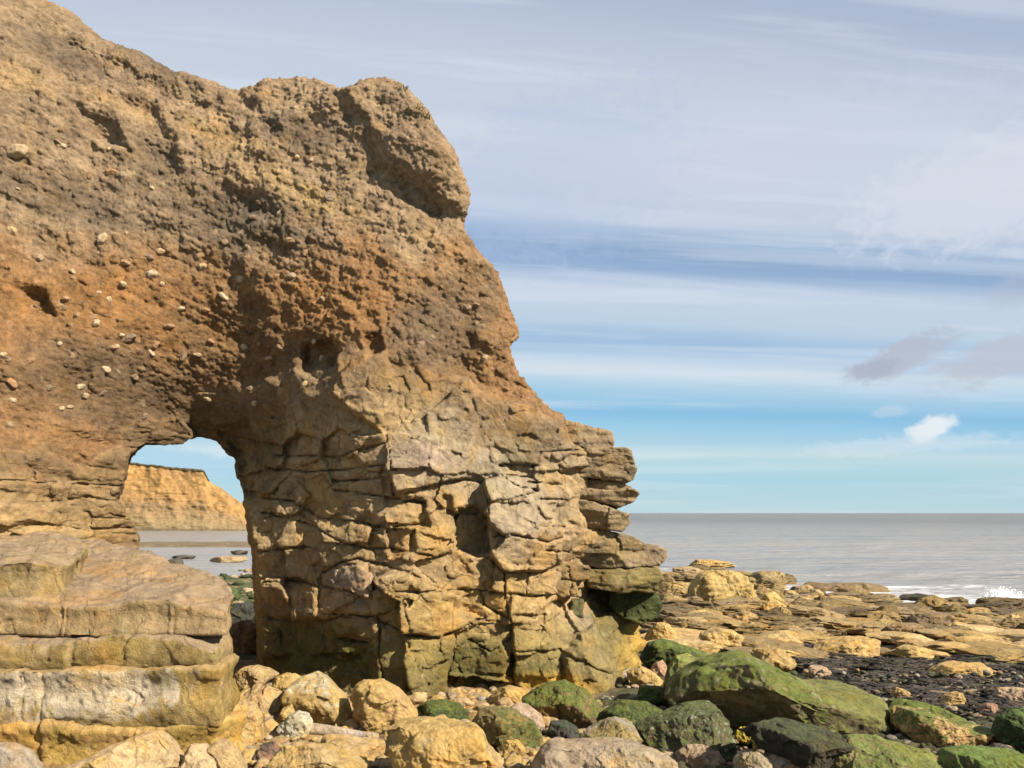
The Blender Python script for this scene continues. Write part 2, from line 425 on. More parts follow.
# cobbly texture near the contact
cob = np.exp(-((GZ-zb-.5)/.9)**2)
cl -= cob*.04*np.maximum(0, .5-np.sqrt(G1)/.12)*(GH+.5)
rel = rel+M*(blk+.02*n2(4, 3., 91.))+(1-M)*cl

# --- outline of the headland against sky and sea
sil = [(-300,-190),(-100,-70),(40,-8),(64,2),(86,22),(108,36),(140,46),(160,58),(200,71),(226,79),(238,83),(250,80),(266,72),(282,69),(316,73),(330,79),(345,80),(358,76),(372,71),(388,71),(402,79),(416,93),(430,110),(444,132),(456,152),(466,174),(471,190),(469,206),(468,222),(478,240),(492,258),(502,272),(509,290),(516,308),(521,326),(522,336),(512,344),(516,356),(526,372),(536,386),(546,398),(558,408),(566,412),(568,428),
 (575,440),(590,455),(598,480),(600,520),(612,540),(622,560),(632,575),(640,592),(645,610),(650,630),(648,645),(640,655),(644,668),(650,700),(650,760),(-300,760)]
SILW = WP(sil)
SIL = poly_sd(SILW, GX+.04*n2(3, 3.3, 13.), GZ+.05*n2(4, 2.7, 15.))
r_ = .40
rel = rel+np.where(SIL > -r_, (r_-np.sqrt(np.maximum(r_**2-np.clip(r_+SIL, 0, r_)**2, 0)))*.8, 0)
# --- the arch
arch = [(120,500),(124,482),(131,458),(146,444),(165,444),(182,446),(190,442),(200,440),(213,441),(218,447),(225,455),(233,460),(235,478),(243,490),(242,505),(247,520),(250,545),(252,560),(254,600),(257,640),(262,700),(262,760),(140,760),(148,650),(150,575),(147,562),(140,555),(137,535),(130,520)]
AW = np.array([at(a, b, 15.5)[[0, 2]] for a, b in arch])
xs2 = np.arange(-12.2, 6, STEP)
TX, TZ = np.meshgrid(xs2, zs, indexing='ij')
TUN = poly_sd(AW, TX+.06*fbm(xyz(TX, TZ, 4.), 4, 2.2).reshape(TX.shape), TZ+.06*fbm(xyz(TX, TZ, 8.), 4, 2.2).reshape(TX.shape))
flare = np.maximum(0, .45-np.maximum(TUN[:len(xs)], 0))
rel = rel+flare**2*1.3*(1+.5*n2(4, 2.2, 140., ridge=True))+(flare > 0)*.05*n2(4, 3.2, 150.)

t_f = np.arange(-1.15, 1.75, .026)
t_b = t_f[-1]+np.cumsum(np.geomspace(.04, .6, 22))
ts = np.concatenate([t_f, t_b]); TB = ts[-3]
nx, nt_, nz = len(xs), len(ts), len(zs)
FV = np.empty((nx, nt_, nz), np.float32)
xi0 = np.arange(nx)[:, None]; zi0 = np.arange(nz)[None, :]
archx = (GX > -11.5) & (GX < -2) & (GZ < 6.5)
for j, t in enumerate(ts):
    f = np.maximum(rel-t, SIL+.38*max(t, 0))
    f = np.maximum(f, t-TB)
    y = YF+t
    sh = np.clip((.45*(y-15.5))/STEP, -200, 300)
    # hole keeps along the line of the passage and widens a little to the back
    xi = np.clip(xi0+sh, 0, len(xs2)-2); i0 = xi.astype(int); fr = xi-i0
    tun = TUN[i0, zi0]*(1-fr)+TUN[i0+1, zi0]*fr-.16*np.clip(y-15.4, 0, 4)
    f = np.where(archx, np.maximum(f, -tun), f)
    FV[:, j, :] = f
print('field', FV.shape)
FV[0] = 1; FV[-1] = 1; FV[:, :, -1] = 1; FV[:, :, 0] = 1; FV[:, 0] = 1; FV[:, -1] = 1
V, Q = surface_nets(FV)
del FV
def bil(A, u, v):
    i = np.clip(u.astype(int), 0, A.shape[0]-2); k = np.clip(v.astype(int), 0, A.shape[1]-2)
    a = u-i; b = v-k
    return A[i, k]*(1-a)*(1-b)+A[i+1, k]*a*(1-b)+A[i, k+1]*(1-a)*b+A[i+1, k+1]*a*b
X = xs[0]+V[:, 0]*STEP; Z = zs[0]+V[:, 2]*STEP
Y = bil(YF, V[:, 0], V[:, 2])+np.interp(V[:, 1], np.arange(nt_), ts)
vm = bil(M, V[:, 0], V[:, 2]); vtun = bil(TUN[:nx], V[:, 0], V[:, 2])
V = np.stack([X, Y, Z], 1)
# keep only the largest visible skin: drop hidden back wall beyond reach is not needed
N = vnormals(V, Q)
Pn = V.astype(np.float32)
clayn = .030*fbm(Pn, 5, 2.6, .66)+.014*fbm(Pn, 3, 8., .65, ridge=True)+.022*fbm(Pn, 2, 15., .7)+facet3(Pn, .2, 3, .06)
sandn = facet3(Pn*np.array([1, 1, 1.5], np.float32), .36, 1, .075)+facet3(Pn, .14, 2, .055)+.013*fbm(Pn*np.array([1, 1, 1.8], np.float32), 5, 3.5, .62)+.008*fbm(Pn, 2, 14., .6, ridge=True)
V = V+N*((1-vm)*clayn+vm*sandn)[:, None]
# pebbly bumps
def pebbles(P, cell, amp, thr):
    I = np.floor(P/cell).astype(np.int64); best = np.zeros(len(P)); hid = np.zeros(len(P))
    for dx in (-1, 0, 1):
        for dy in (-1, 0, 1):
            for dz in (-1, 0, 1):
                a = I+np.array([dx, dy, dz])
                h = (a[:, 0]*374761393+a[:, 1]*668265263+a[:, 2]*2147483647) & 0x7fffffff
                h = ((h ^ (h >> 13))*1274126177) & 0x7fffffff; h ^= h >> 16
                j = np.stack([(h & 255), (h >> 8) & 255, (h >> 16) & 255], 1)/255-.5
                r = np.where(((h >> 20) & 255)/255 > thr, .15+.33*((h >> 4) & 255)/255, 0)
                d = np.linalg.norm(P/cell-(a+.5+.6*j), axis=1)
                v = np.sqrt(np.maximum(r*r-d*d, 0))
                m = v > best; best = np.where(m, v, best); hid = np.where(m, (h & 1023)/1023, hid)
    return best*cell*amp, hid
pb1, ph1 = pebbles(V, .15, .6, .88); pb2, ph2 = pebbles(V+5, .075, .6, .72)
zbv = np.interp(V[:, 0], bl[:, 0], bl[:, 1])
lowcl = (1-vm)*(.35+.65*np.exp(-np.maximum(V[:, 2]-zbv-1.2, 0)/1.5))
V = V+N*(lowcl*(pb1+pb2))[:, None]
N = vnormals(V, Q)

# --- colour of the materials in the face, with some shade painted in
def blob(px, py, rx, ry, P=None, rot=0.0, nz_=.35, off=0.):
    """soft patch on the face, centred where the sight line meets it"""
    P = V if P is None else P
    c = W2(px, py); s = 14.3/F
    dx = (P[:, 0]-c[0]); dz = -(P[:, 2]-c[1])
    cr, sr = math.cos(rot), math.sin(rot)
    a = (dx*cr+dz*sr)/(rx*s); b = (-dx*sr+dz*cr)/(ry*s)
    return sstep(1.25, .35, np.sqrt(a*a+b*b)+nz_*NB)
NB = fbm(V, 4, 1.6, .6)
NA = fbm(V, 5, 2.7, .65, off=40.); ND = fbm(V*np.array([1, 1, .45]), 4, 1.1, .6, off=70.)
dipv = V[:, 2]+.45*V[:, 0]
NS = fbm(np.stack([V[:, 0]*.3, V[:, 1]*.3, dipv*1.8], 1), 4, 1.3, .6, off=90.)
clay = np.tile(np.array([.345, .236, .137]), (len(V), 1))
clay = mixc(clay, (.20, .135, .080), sstep(-.05, .55, NA)*.75)
clay = mixc(clay, (.42, .285, .150), sstep(.1, .6, NS)*.6)
clay = mixc(clay, (.31, .168, .068), sstep(.5, -.7, V[:, 2]-EYE-4.6+1.1*ND)*.85)
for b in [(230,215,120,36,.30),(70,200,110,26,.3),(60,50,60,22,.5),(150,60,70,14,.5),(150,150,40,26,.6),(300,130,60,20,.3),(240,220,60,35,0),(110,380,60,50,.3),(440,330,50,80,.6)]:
    clay = mixc(clay, (.155, .115, .075), blob(*b[:4], rot=b[4])*.7)  # grey clay bands; the alcove's shadow is painted in here too
for b in [(180,300,110,60,.2),(60,300,80,40,.1),(250,320,80,50,.1),(330,300,60,60,0)]:
    clay = mixc(clay, (.33, .165, .055), blob(*b[:4], rot=b[4])*.55)
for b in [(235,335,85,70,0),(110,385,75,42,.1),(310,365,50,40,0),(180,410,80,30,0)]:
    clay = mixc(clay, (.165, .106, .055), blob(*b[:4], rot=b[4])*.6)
for b in [(20,75,30,18,.4),(110,100,40,10,.4),(230,140,90,14,.45),(300,190,90,16,.45)]:
    clay = mixc(clay, (.46, .31, .14), blob(*b[:4], rot=b[4])*.6)
pebc = np.where((ph1 > .5)[:, None], np.array([.42, .30, .17]), np.array([.20, .14, .09]))
clay = clay+(pebc-clay)*(np.clip(pb1/.02, 0, 1)*lowcl*.75)[:, None]
stone = np.tile(np.array([.355, .245, .122]), (len(V), 1))
stone = mixc(stone, (.22, .146, .074), sstep(-.1, .6, NA)*.65)
stone = mixc(stone, (.41, .29, .125), sstep(.05, .6, ND)*.6)
for b in [(450,460,75,38,0),(520,500,55,60,0),(560,440,60,40,0),(590,640,40,40,0),(480,420,60,30,0)]:
    stone = mixc(stone, (.30, .24, .165), blob(*b[:4])*.8)
for b in [(20,482,40,14,0),(25,515,60,16,0),(75,525,30,14,0)]:
    stone = mixc(stone, (.42, .30, .17), blob(*b[:4])*.75)
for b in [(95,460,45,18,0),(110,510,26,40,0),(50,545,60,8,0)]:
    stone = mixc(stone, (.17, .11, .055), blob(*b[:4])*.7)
for b in [(350,580,40,16,.1),(345,605,35,12,0),(430,455,30,20,0)]:
    stone = mixc(stone, (.36, .265, .185), blob(*b[:4])*.75)
for b in [(430,535,34,25,0),(420,610,45,30,0),(500,600,60,40,0),(25,520,60,30,0),(15,480,40,18,0),(440,650,30,40,0)]:
    stone = mixc(stone, (.39, .255, .09), blob(*b[:4])*.6)
hb = V[:, 2]+.30*ND+.2*NA
stone = mixc(stone, (.235, .18, .05), sstep(2.55, 1.9, hb)*.7)
stone = mixc(stone, (.085, .075, .026), sstep(2.15, 1.6, hb+.15*np.sin(V[:, 0]*3))*.5*np.clip(1.25-.25*np.abs(V[:, 0]+2.8), .3, 1))
for b in [(300,650,55,45,0),(470,665,40,25,0),(540,672,30,16,0),(620,610,45,40,0),(350,660,40,30,0)]:
    stone = mixc(stone, (.075, .075, .022), blob(*b[:4])*.6)
for b in [(560,690,50,14,0),(640,650,30,30,0),(545,683,40,12,0)]:
    stone = mixc(stone, (.42, .27, .05), blob(*b[:4])*.8)
pale = np.clip(sstep(.35, .8, fbm(V, 3, 5., .6, off=120.)), 0, 1)
stone = mixc(stone, (.48, .38, .26), pale*.35)
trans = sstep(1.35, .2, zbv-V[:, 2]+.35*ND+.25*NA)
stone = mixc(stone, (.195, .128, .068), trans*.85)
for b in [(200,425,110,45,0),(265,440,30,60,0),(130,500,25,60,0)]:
    stone = mixc(stone, (.17, .112, .055), blob(*b[:4])*.7)  # brown rock; shade at arch rim and jamb put into the colour
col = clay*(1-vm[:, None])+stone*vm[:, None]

cliff = link('headland_cliff', None, loc=(-2.2, 14.5, 1.0)); org = np.array(cliff.location)
tag(cliff, 'tall brown headland cliff pierced by a wave-cut natural arch, clay above cracked sandstone', 'cliff')
fm = vm[Q].mean(1)+.0
sandf = fm > .5
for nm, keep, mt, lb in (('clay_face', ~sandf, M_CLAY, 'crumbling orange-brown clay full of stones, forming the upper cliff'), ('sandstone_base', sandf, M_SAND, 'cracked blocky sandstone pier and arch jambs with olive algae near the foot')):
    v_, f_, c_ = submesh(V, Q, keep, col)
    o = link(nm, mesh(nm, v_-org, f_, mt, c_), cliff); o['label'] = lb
# nearest surface along a sight line, used to seat stones and tufts on the face
front = N[:, 1] < .2
PXV = CX+F*V[:, 0]/V[:, 1]; PYV = HY-F*(V[:, 2]-EYE)/V[:, 1]
def hit(px, py, r=2.5):
    m = front & (np.abs(PXV-px) < r) & (np.abs(PYV-py) < r)
    if not m.any(): return None
    i = np.where(m)[0]; i = i[np.argmin(V[i, 1])]
    return V[i], N[i]

# ================================================================== LOOSE ROCKS
def ico(sub):
    bm = bmesh.new(); bmesh.ops.create_icosphere(bm, subdivisions=sub, radius=1)
    v = np.array([x.co[:] for x in bm.verts]); f = np.array([[a.index for a in x.verts] for x in bm.faces]); bm.free()
    return v, f
ICO = {k: ico(k) for k in (2, 3, 4, 5, 6, 7)}

def rock_shape(outline, T, seed, sub=6, box=2.6, facets=8, cut=.24, rough=.075, lump=.13, strata=0.0, planes=(), ang=.13):
    """solid stone whose front outline (x,z about its centre) is given; T is its half depth"""
    r = np.random.default_rng(seed)
    d, f = ICO[sub]
    o = np.asarray(outline, float)
    tt = np.linspace(-math.pi, math.pi, 361)
    # outline radius per direction
    cx_, cz_ = np.cos(tt), np.sin(tt)
    rad = np.zeros_like(tt)
    for i in range(len(o)):
        a = o[i-1]; b = o[i]; e = b-a
        den = cx_*e[1]-cz_*e[0]
        with np.errstate(divide='ignore', invalid='ignore'):
            s = (a[0]*e[1]-a[1]*e[0])/den
            t = (a[0]*cz_-a[1]*cx_)/den
        ok = (np.abs(den) > 1e-9) & (t >= -1e-6) & (t <= 1+1e-6) & (s > 0)
        rad = np.where(ok, np.maximum(rad, s), rad)
    k = np.array([1, 2, 3, 2, 1.])/9
    rad = np.convolve(np.r_[rad[-3:-1], rad, rad[1:3]], k, 'valid')
    size = float(np.sqrt(np.mean(rad**2)))
    rr = np.hypot(d[:, 0], d[:, 2]); th = np.arctan2(d[:, 2], d[:, 0])
    kk = 1/(rr**box+np.abs(d[:, 1])**box)**(1/box)
    Rv = np.interp(th, tt, rad)
    # deeper levels of the stone shrink towards a plain oval
    P = np.stack([Rv*rr*kk*np.cos(th), T*d[:, 1]*kk, Rv*rr*kk*np.sin(th)], 1)
    for _ in range(facets):
        n = r.normal(size=3); n[1] = -abs(n[1])*1.1-.35; n /= np.linalg.norm(n)
        h = P@n; lim = h.max()*(1-cut*r.uniform(.5, 1.3))
        P = P-np.maximum(h-lim, 0)[:, None]*n*.92
    for n, c in planes:
        n = np.array(n, float); n /= np.linalg.norm(n); h = P@n; P = P-np.maximum(h-h.max()*(1-c), 0)[:, None]*n*.95
    for _ in range(3):
        n = r.normal(size=3); n[1] = abs(n[1])+.3; n /= np.linalg.norm(n)
        h = P@n; lim = h.max()*.8
        P = P-np.maximum(h-lim, 0)[:, None]*n*.9
    N_ = vnormals(P, f); so = r.uniform(0, 50, 3)
    Q_ = P/size
    fr = np.clip(-N_[:, 1]*1.0+.45, .25, 1)[:, None]       # keep the outline, work the faces
    P = P+N_*(size*(lump*fbm(Q_+so, 3, 1.1)+rough*fbm(Q_+so, 4, 3.2, .55)+rough*.22*fbm(Q_+so, 3, 9., .6, ridge=True)))[:, None]*fr
    P = P+N_*(size*(facet3(Q_+so, .85, seed % 11, ang)+facet3(Q_+so, .32, seed % 5, ang*.5)))[:, None]*fr
    if strata:
        P = P+N_*(size*strata*fbm(np.stack([Q_[:, 0]*.5, Q_[:, 1]*.5, Q_[:, 2]*3.2], 1)+so, 3, 1.6, .6))[:, None]*fr
    return P, f, size

TAN = (.39, .275, .13); OCH = (.41, .278, .10); PEACH = (.38, .265, .135); GREY = (.30, .26, .20); PINK = (.33, .24, .155); BROWN = (.24, .155, .085)
OLIVE = (.20, .155, .055); DGREEN = (.05, .07, .025); MOSS = (.068, .080, .014); LIME = (.165, .17, .045); DARK = (.06, .055, .045); RED = (.21, .12, .075); PALE = (.52, .44, .34); YEL = (.50, .36, .05)

def rock_col(P, f, size, base, seed, second=None, sw=.5, moss=None, mw=.7, mdir=(0, -.1, 1), mlev=.35, spots=None, low=None, lowlev=-.2, right=None):
    N_ = vnormals(P, f); so = np.random.default_rng(seed+99).uniform(0, 60, 3)
    Q_ = P/size+so
    a = fbm(Q_, 4, 1.2, .6); b = fbm(Q_+9, 5, 3.0, .65)
    col = np.tile(np.array(base, float), (len(P), 1))
    col = col*(1+.18*b)[:, None]
    col = mixc(col, np.array(base)*np.array([.55, .5, .45]), sstep(.1, .8, b)*.5)
    if second: col = mixc(col, second, sstep(.35-sw, .75-sw, a*.7+.25*b)*.85)
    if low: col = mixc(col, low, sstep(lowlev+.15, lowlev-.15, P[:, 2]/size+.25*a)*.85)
    if moss:
        md = np.array(mdir, float); md /= np.linalg.norm(md)
        e = fbm(Q_+31, 4, 7., .65)
        col = mixc(col, moss, sstep(mlev-.12, mlev+.16, N_@md+.6*a+.6*b+.75*e)*mw)
        col = mixc(col, np.array(moss)*np.array([1.8, 1.85, 1.5])+.008, sstep(mlev+.15, mlev+.5, N_@md+.6*b+.6*e)*mw*.7)  # sunlit highlight put into the moss colour on upward spots
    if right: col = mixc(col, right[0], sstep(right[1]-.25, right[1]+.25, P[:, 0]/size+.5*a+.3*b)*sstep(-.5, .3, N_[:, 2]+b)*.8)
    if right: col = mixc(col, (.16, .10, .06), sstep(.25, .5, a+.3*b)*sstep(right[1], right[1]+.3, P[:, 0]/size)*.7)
    if spots: col = mixc(col, spots, sstep(.45, .6, fbm(Q_+20, 2, 5.5))*.8)
    return col

def outline_rock(name, label, cat, pts, base, D=None, T=None, seed=0, sub=6, ckw=None, group=None, by=None, mat=None, parent=None, **kw):
    pts = np.array(pts, float)
    if D is None:
        D = depth_of(pts[:, 0].mean(), by if by else pts[:, 1].max())
    w = np.ptp(pts[:, 0])/F*D; h = np.ptp(pts[:, 1])/F*D
    if T is None: T = .42*(w+h)*.5+.1*w
    Dc = D+T*.75
    pw = np.array([at(a, b, Dc)[[0, 2]] for a, b in pts])
    mn = pw.min(0); mx = pw.max(0); c = (mn+mx)/2
    P, f, size = rock_shape(pw-c, T, seed, sub, **kw)
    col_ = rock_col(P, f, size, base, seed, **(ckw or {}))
    loc = np.array([c[0], Dc, c[1]])
    me = mesh(name, P, f, mat or M_ROCK, col_)
    if parent:
        return link(name, me, parent, loc-np.array(parent.location))
    o = link(name, me, None, loc)
    if label: tag(o, label, cat, group)
    return o

# --- overhanging sandstone ledges on the seaward end of the cliff
LG = [
 ([(560,424),(566,420),(578,423),(596,428),(613,431),(615,446),(604,449),(580,449),(556,452),(548,440)], 15.0, .55, (.31,.225,.14), None),
 ([(532,456),(552,451),(580,449),(624,447),(632,452),(638,468),(635,478),(626,482),(590,478),(545,475),(533,466)], 14.95, .60, (.31,.225,.13), (.21,.155,.08)),
 ([(560,481),(600,479),(618,482),(632,486),(630,491),(600,491),(570,488)], 15.2, .42, (.31,.22,.12), None),
 ([(538,483),(560,486),(600,490),(632,490),(639,494),(631,503),(618,508),(595,501),(545,497)], 15.0, .50, (.33,.235,.125), None),
 ([(546,500),(570,499),(594,501),(612,508),(628,514),(631,522),(622,531),(590,529),(560,523),(549,510)], 15.0, .50, (.31,.225,.125), (.22,.16,.08)),
 ([(556,525),(590,529),(620,533),(634,537),(645,544),(647,551),(600,555),(560,548)], 15.1, .48, (.29,.21,.12), None),
 ([(560,536),(590,538),(640,545),(660,547),(669,550),(668,558),(661,566),(640,567),(600,569),(570,563),(558,552)], 15.0, .55, (.32,.24,.145), None),
 ([(583,568),(600,569),(630,568),(656,568),(664,578),(660,589),(645,592),(612,591),(588,586)], 15.1, .50, (.24,.185,.075), (.12,.11,.035)),
 ([(612,592),(636,591),(656,592),(662,603),(658,616),(640,624),(622,618),(610,605)], 15.25, .45, (.07,.085,.025), (.13,.12,.04)),
 ([(556,565),(575,563),(592,568),(590,580),(572,582),(556,578)], 14.5, .25, (.31,.22,.11), None),
 ([(552,579),(575,582),(578,594),(560,597),(550,590)], 14.45, .22, (.3,.22,.11), None),
 ([(572,600),(584,600),(583,618),(576,628),(570,614)], 14.6, .2, (.15,.135,.06), None)]
def prism(pts, D, T, seed, base, sec):
    r = np.random.default_rng(seed); Dc = D+.15
    o = np.array([at(a, b, Dc)[[0, 2]] for a, b in pts]); c = (o.min(0)+o.max(0))/2; o = o-c
    st = .02; mn = o.min(0)-.1; mx = o.max(0)+.1
    x = np.arange(mn[0], mx[0], st); z = np.arange(mn[1], mx[1], st); y = np.arange(-T-.2, T+.3, st*1.2)
    AX, AZ_ = np.meshgrid(x, z, indexing='ij')
    q = xyz(AX, AZ_, seed*1.7)
    d2 = poly_sd(o, AX+.02*fbm(q, 3, 3.).reshape(AX.shape), AZ_+.02*fbm(q+7, 4, 3., .6).reshape(AX.shape))
    # front faces broken into a few flat joints
    fy = np.full(AX.shape, -T)
    for k in range(6):
        n = np.array([r.uniform(-.7, .7), r.uniform(-.45, .45)])
        fy = np.maximum(fy, -T+r.uniform(-.05, .10)+n[0]*(AX-r.uniform(*mn[[0]], mx[0]))*.6+n[1]*(AZ_-r.uniform(-.1, .1)))
    fy = np.clip(fy, -T, -T+.45)
    fy += .05*fbm(np.stack([AX.ravel()*.6, AX.ravel()*0+seed, AZ_.ravel()*2.5], 1), 4, 2.2, .6).reshape(AX.shape)
    for k in range(int(r.integers(0, 2))):
        xj = mn[0]+(mx[0]-mn[0])*r.uniform(.25, .75)+AZ_*r.uniform(-.5, .5)+.09*fbm(q+3*k, 4, 4., .65).reshape(AX.shape)
        fy += .07*np.exp(-((AX-xj)/.013)**2)+.05*(AX > xj)*r.uniform(-1, 1)
    Fv = np.empty((len(x), len(y), len(z)), np.float32); rn = .035
    for j, yy in enumerate(y):
        b_ = np.maximum(fy-yy, yy-T); a_ = d2
        Fv[:, j, :] = np.minimum(np.maximum(a_, b_)+rn, 0)+np.hypot(np.maximum(a_+rn, 0), np.maximum(b_+rn, 0))-rn
    Fv[0] = Fv[-1] = 1; Fv[:, 0] = Fv[:, -1] = 1; Fv[:, :, 0] = Fv[:, :, -1] = 1
    v, f = surface_nets(Fv)
    v = np.stack([x[0]+v[:, 0]*st, y[0]+v[:, 1]*st*1.2, z[0]+v[:, 2]*st], 1)
    n = vnormals(v, f); v = v+n*(.012*fbm(v, 4, 5., .6, off=seed)+facet3(v*np.array([1, 1, 1.6]), .3, seed % 9, .08)+facet3(v, .11, seed % 7, .05))[:, None]
    cl_ = rock_col(v, f, .6, base, seed, second=sec or tuple(np.array(base)*.65), sw=.25)
    return link('ledge_block', mesh('ledge_block', v, f, M_SAND, cl_), cliff, np.array([c[0], Dc+T*.6, c[1]])-org)
for i, (pts, D, T, base, sec) in enumerate(LG):
    prism(pts, D-.1, T+.25, 300+i, tuple(np.array(base)*.86), sec); continue
    c = dict(second=sec, sw=.3) if sec else dict(second=tuple(np.array(base)*.72), sw=.15)
    outline_rock('ledge_block', None, None, pts, base, D=D-.3, T=T+.35, seed=300+i, sub=7 if i < 8 else 6, ckw=c, parent=cliff, mat=M_SAND, box=5.0, facets=6, cut=.10, rough=.03, lump=.05, strata=.03)

# --- stones sticking out of the clay
st_v, st_f = ICO[4]
stone_me = []
for k, cc in enumerate([(.42, .31, .19), (.33, .20, .11), (.46, .35, .22), (.24, .17, .11)]):
    P, f, s = rock_shape([(-1, -.3), (-.6, .5), (.2, .7), (.9, .3), (1, -.2), (.3, -.6), (-.5, -.6)], .8, 500+k, 4, 2.3, 6, .22)
    stone_me.append(mesh('cobble', P, f, M_ROCK, rock_col(P, f, s, cc, k)))
named = [(20,152,12,7,.5),(104,238,7,5,.8),(14,228,7,5,-.8),(152,271,7,5,0),(238,278,6,5,0),(112,170,8,4,.2),(160,253,6,4,0),(332,195,7,6,0),(42,255,5,4,0),(207,308,5,3,0),(183,307,5,3,0),(130,338,10,5,.3),(96,325,6,4,.7),(64,300,4,3,0),(205,265,5,4,0),(250,215,4,3,0)]
for i in range(52):
    px, py = rng.uniform(0, 330), rng.uniform(240, 420)
    if py > 440-px*.15+8*abs((px-190)/60) and px > 120: py -= 60
    named.append((px, py, rng.uniform(2.4, 7), rng.uniform(2.2, 4.2), rng.uniform(-1, 1)))
for i in range(26):
    px, py = rng.uniform(0, 480), rng.uniform(120, 330)
    named.append((px, py, rng.uniform(1.8, 4), rng.uniform(1.5, 3), rng.uniform(-1, 1)))
for i, (px, py, a, b, rot) in enumerate(named):
    h = hit(px, py)
    if h is None: continue
    p, n = h; s = p[1]/F
    o = link('cobble', stone_me[i % 4] if i > 4 else stone_me[2*(i % 2)], cliff, p-org-n*b*s*.2)
    o.scale = (a*s, (a+b)*.5*s, b*s*1.3); o.rotation_euler = (rng.uniform(-.3, .3), -rot, rng.uniform(-.3, .3))

# --- tufts on the brink
def tuft(px, py, n, hgt, label):
    h = hit(px, py, 5)
    if h is None: return
    p, _ = h; vs, fs = [], []
    for i in range(n):
        a = rng.uniform(-1.2, 1.6); L_ = hgt*rng.uniform(.5, 1); y0 = rng.uniform(-.06, .06); x0 = rng.uniform(-.06, .06)
        tip = np.array([x0+math.sin(a)*L_, y0+rng.uniform(-.05, .05), math.cos(a)*L_]); k = len(vs)
        mid = tip*.55+np.array([x0, y0, 0])*.45+np.array([0, 0, .02])
        vs += [(x0-.008, y0, -.04), (x0+.008, y0, -.04), mid+np.array([.006, .004, 0]), mid-np.array([.006, .004, 0]), tip, tip+np.array([.002, .002, 0])]
        fs += [(k, k+1, k+2, k+3), (k+3, k+2, k+5, k+4)]
    vs = np.array(vs)
    o = link('plant', mesh('plant', vs, np.array(fs), M_ROCK, np.tile([.06, .06, .02], (len(vs), 1))), None, p+np.array([0, .02, -.02]))
    tag(o, label, 'plant')
tuft(405, 84, 14, .13, 'tiny dark grass tuft nearest the rounded cliff top')
tuft(424, 104, 10, .16, 'thin sprig leaning out from the cliff brink, middle of three')
tuft(430, 113, 16, .10, 'small dark tuft lowest of three on the cliff brink')

# ================================================================== LEFT LEDGE: stacked slabs
def slab(name, plan, ztop, zbot, colf, parent, rnd=.10, st=.025, amp=.035, seed=0, extra=None, label=None, undercut=0.0):
    plan = np.asarray(plan, float); mn = plan.min(0)-.25; mx = plan.max(0)+.25
    x = np.arange(mn[0], mx[0], st); y = np.arange(mn[1], mx[1], st*1.3)
    AX, AY = np.meshgrid(x, y, indexing='ij')
    zt = ztop(AX, AY); zb_ = zbot(AX, AY)
    z = np.arange(float(np.min(zb_[poly_sd(plan, AX, AY) < .1]))-.15, float(np.max(zt[poly_sd(plan, AX, AY) < .1]))+.2, st)
    nse = amp*.8*fbm(np.stack([AX.ravel(), AY.ravel(), np.full(AX.size, seed*3.3)], 1), 4, 1.3).reshape(AX.shape)
    tp = .05*fbm(np.stack([AX.ravel(), AY.ravel(), np.full(AX.size, seed*7.1+2)], 1), 5, 1.2, .55).reshape(AX.shape)+.03*fbm(np.stack([AX.ravel()*.5, AY.ravel()*1.5, np.full(AX.size, seed*7.1+4)], 1), 3, 3.2, .55, ridge=True).reshape(AX.shape)
    d2 = poly_sd(plan, AX, AY)+nse
    jr = np.random.default_rng(seed+50); jn = np.zeros(AX.shape); low = np.zeros(AX.shape)
    for k in range(2):
        xj = jr.uniform(-6.1, -4.2); wob = .05*np.sin(AY*7+k)
        jn += .03*np.exp(-((AX-xj-wob)/.016)**2)+jr.uniform(-.07, .07)*(AX > xj)
    Fv = np.empty((len(x), len(y), len(z)), np.float32)
    for k, zz in enumerate(z):
        h = np.clip((zz-zb_)/(zt-zb_), 0, 1)
        a = d2+.03*math.sin(zz*11+seed)+undercut*(1-h)+jn
        b = np.maximum(zz-zt-tp, zb_-zz)
        qa = np.maximum(a+rnd, 0); qb = np.maximum(b+rnd, 0)
        Fv[:, :, k] = np.minimum(np.maximum(a, b)+rnd, 0)*1.0+np.sqrt(qa*qa+qb*qb)-rnd
    if extra is not None: Fv = extra(AX, AY, z, Fv)
    Fv[0] = Fv[-1] = 1; Fv[:, 0] = Fv[:, -1] = 1; Fv[:, :, 0] = Fv[:, :, -1] = 1
    v, q = surface_nets(Fv)
    v = np.stack([x[0]+v[:, 0]*st, y[0]+v[:, 1]*st*1.3, z[0]+v[:, 2]*st], 1)
    n = vnormals(v, q)
    v = v+n*(.03*fbm(v, 3, .9, .5, off=seed+9)+facet3(v*np.array([1, 1, 1.3]), .55, seed, .06)+facet3(v, .19, seed+3, .035)+amp*.3*fbm(v, 4, 3.0, .6, off=seed)+amp*.22*fbm(v, 3, 9., .6, off=seed+5, ridge=True))[:, None]
    n = vnormals(v, q)
    o = link(name, mesh(name, v-np.array(parent.location), q, M_SAND, colf(v, n)), parent)
    if label: o['label'] = label
    return o
def PX(px, D): return ((px-CX)/F*D, D)
ledge = link('rock_ledge', None, loc=(-5.4, 10.6, 1.0))
tag(ledge, 'pale tan bedrock ledge of thick stacked slabs, left foreground below the arch', 'rock ledge')
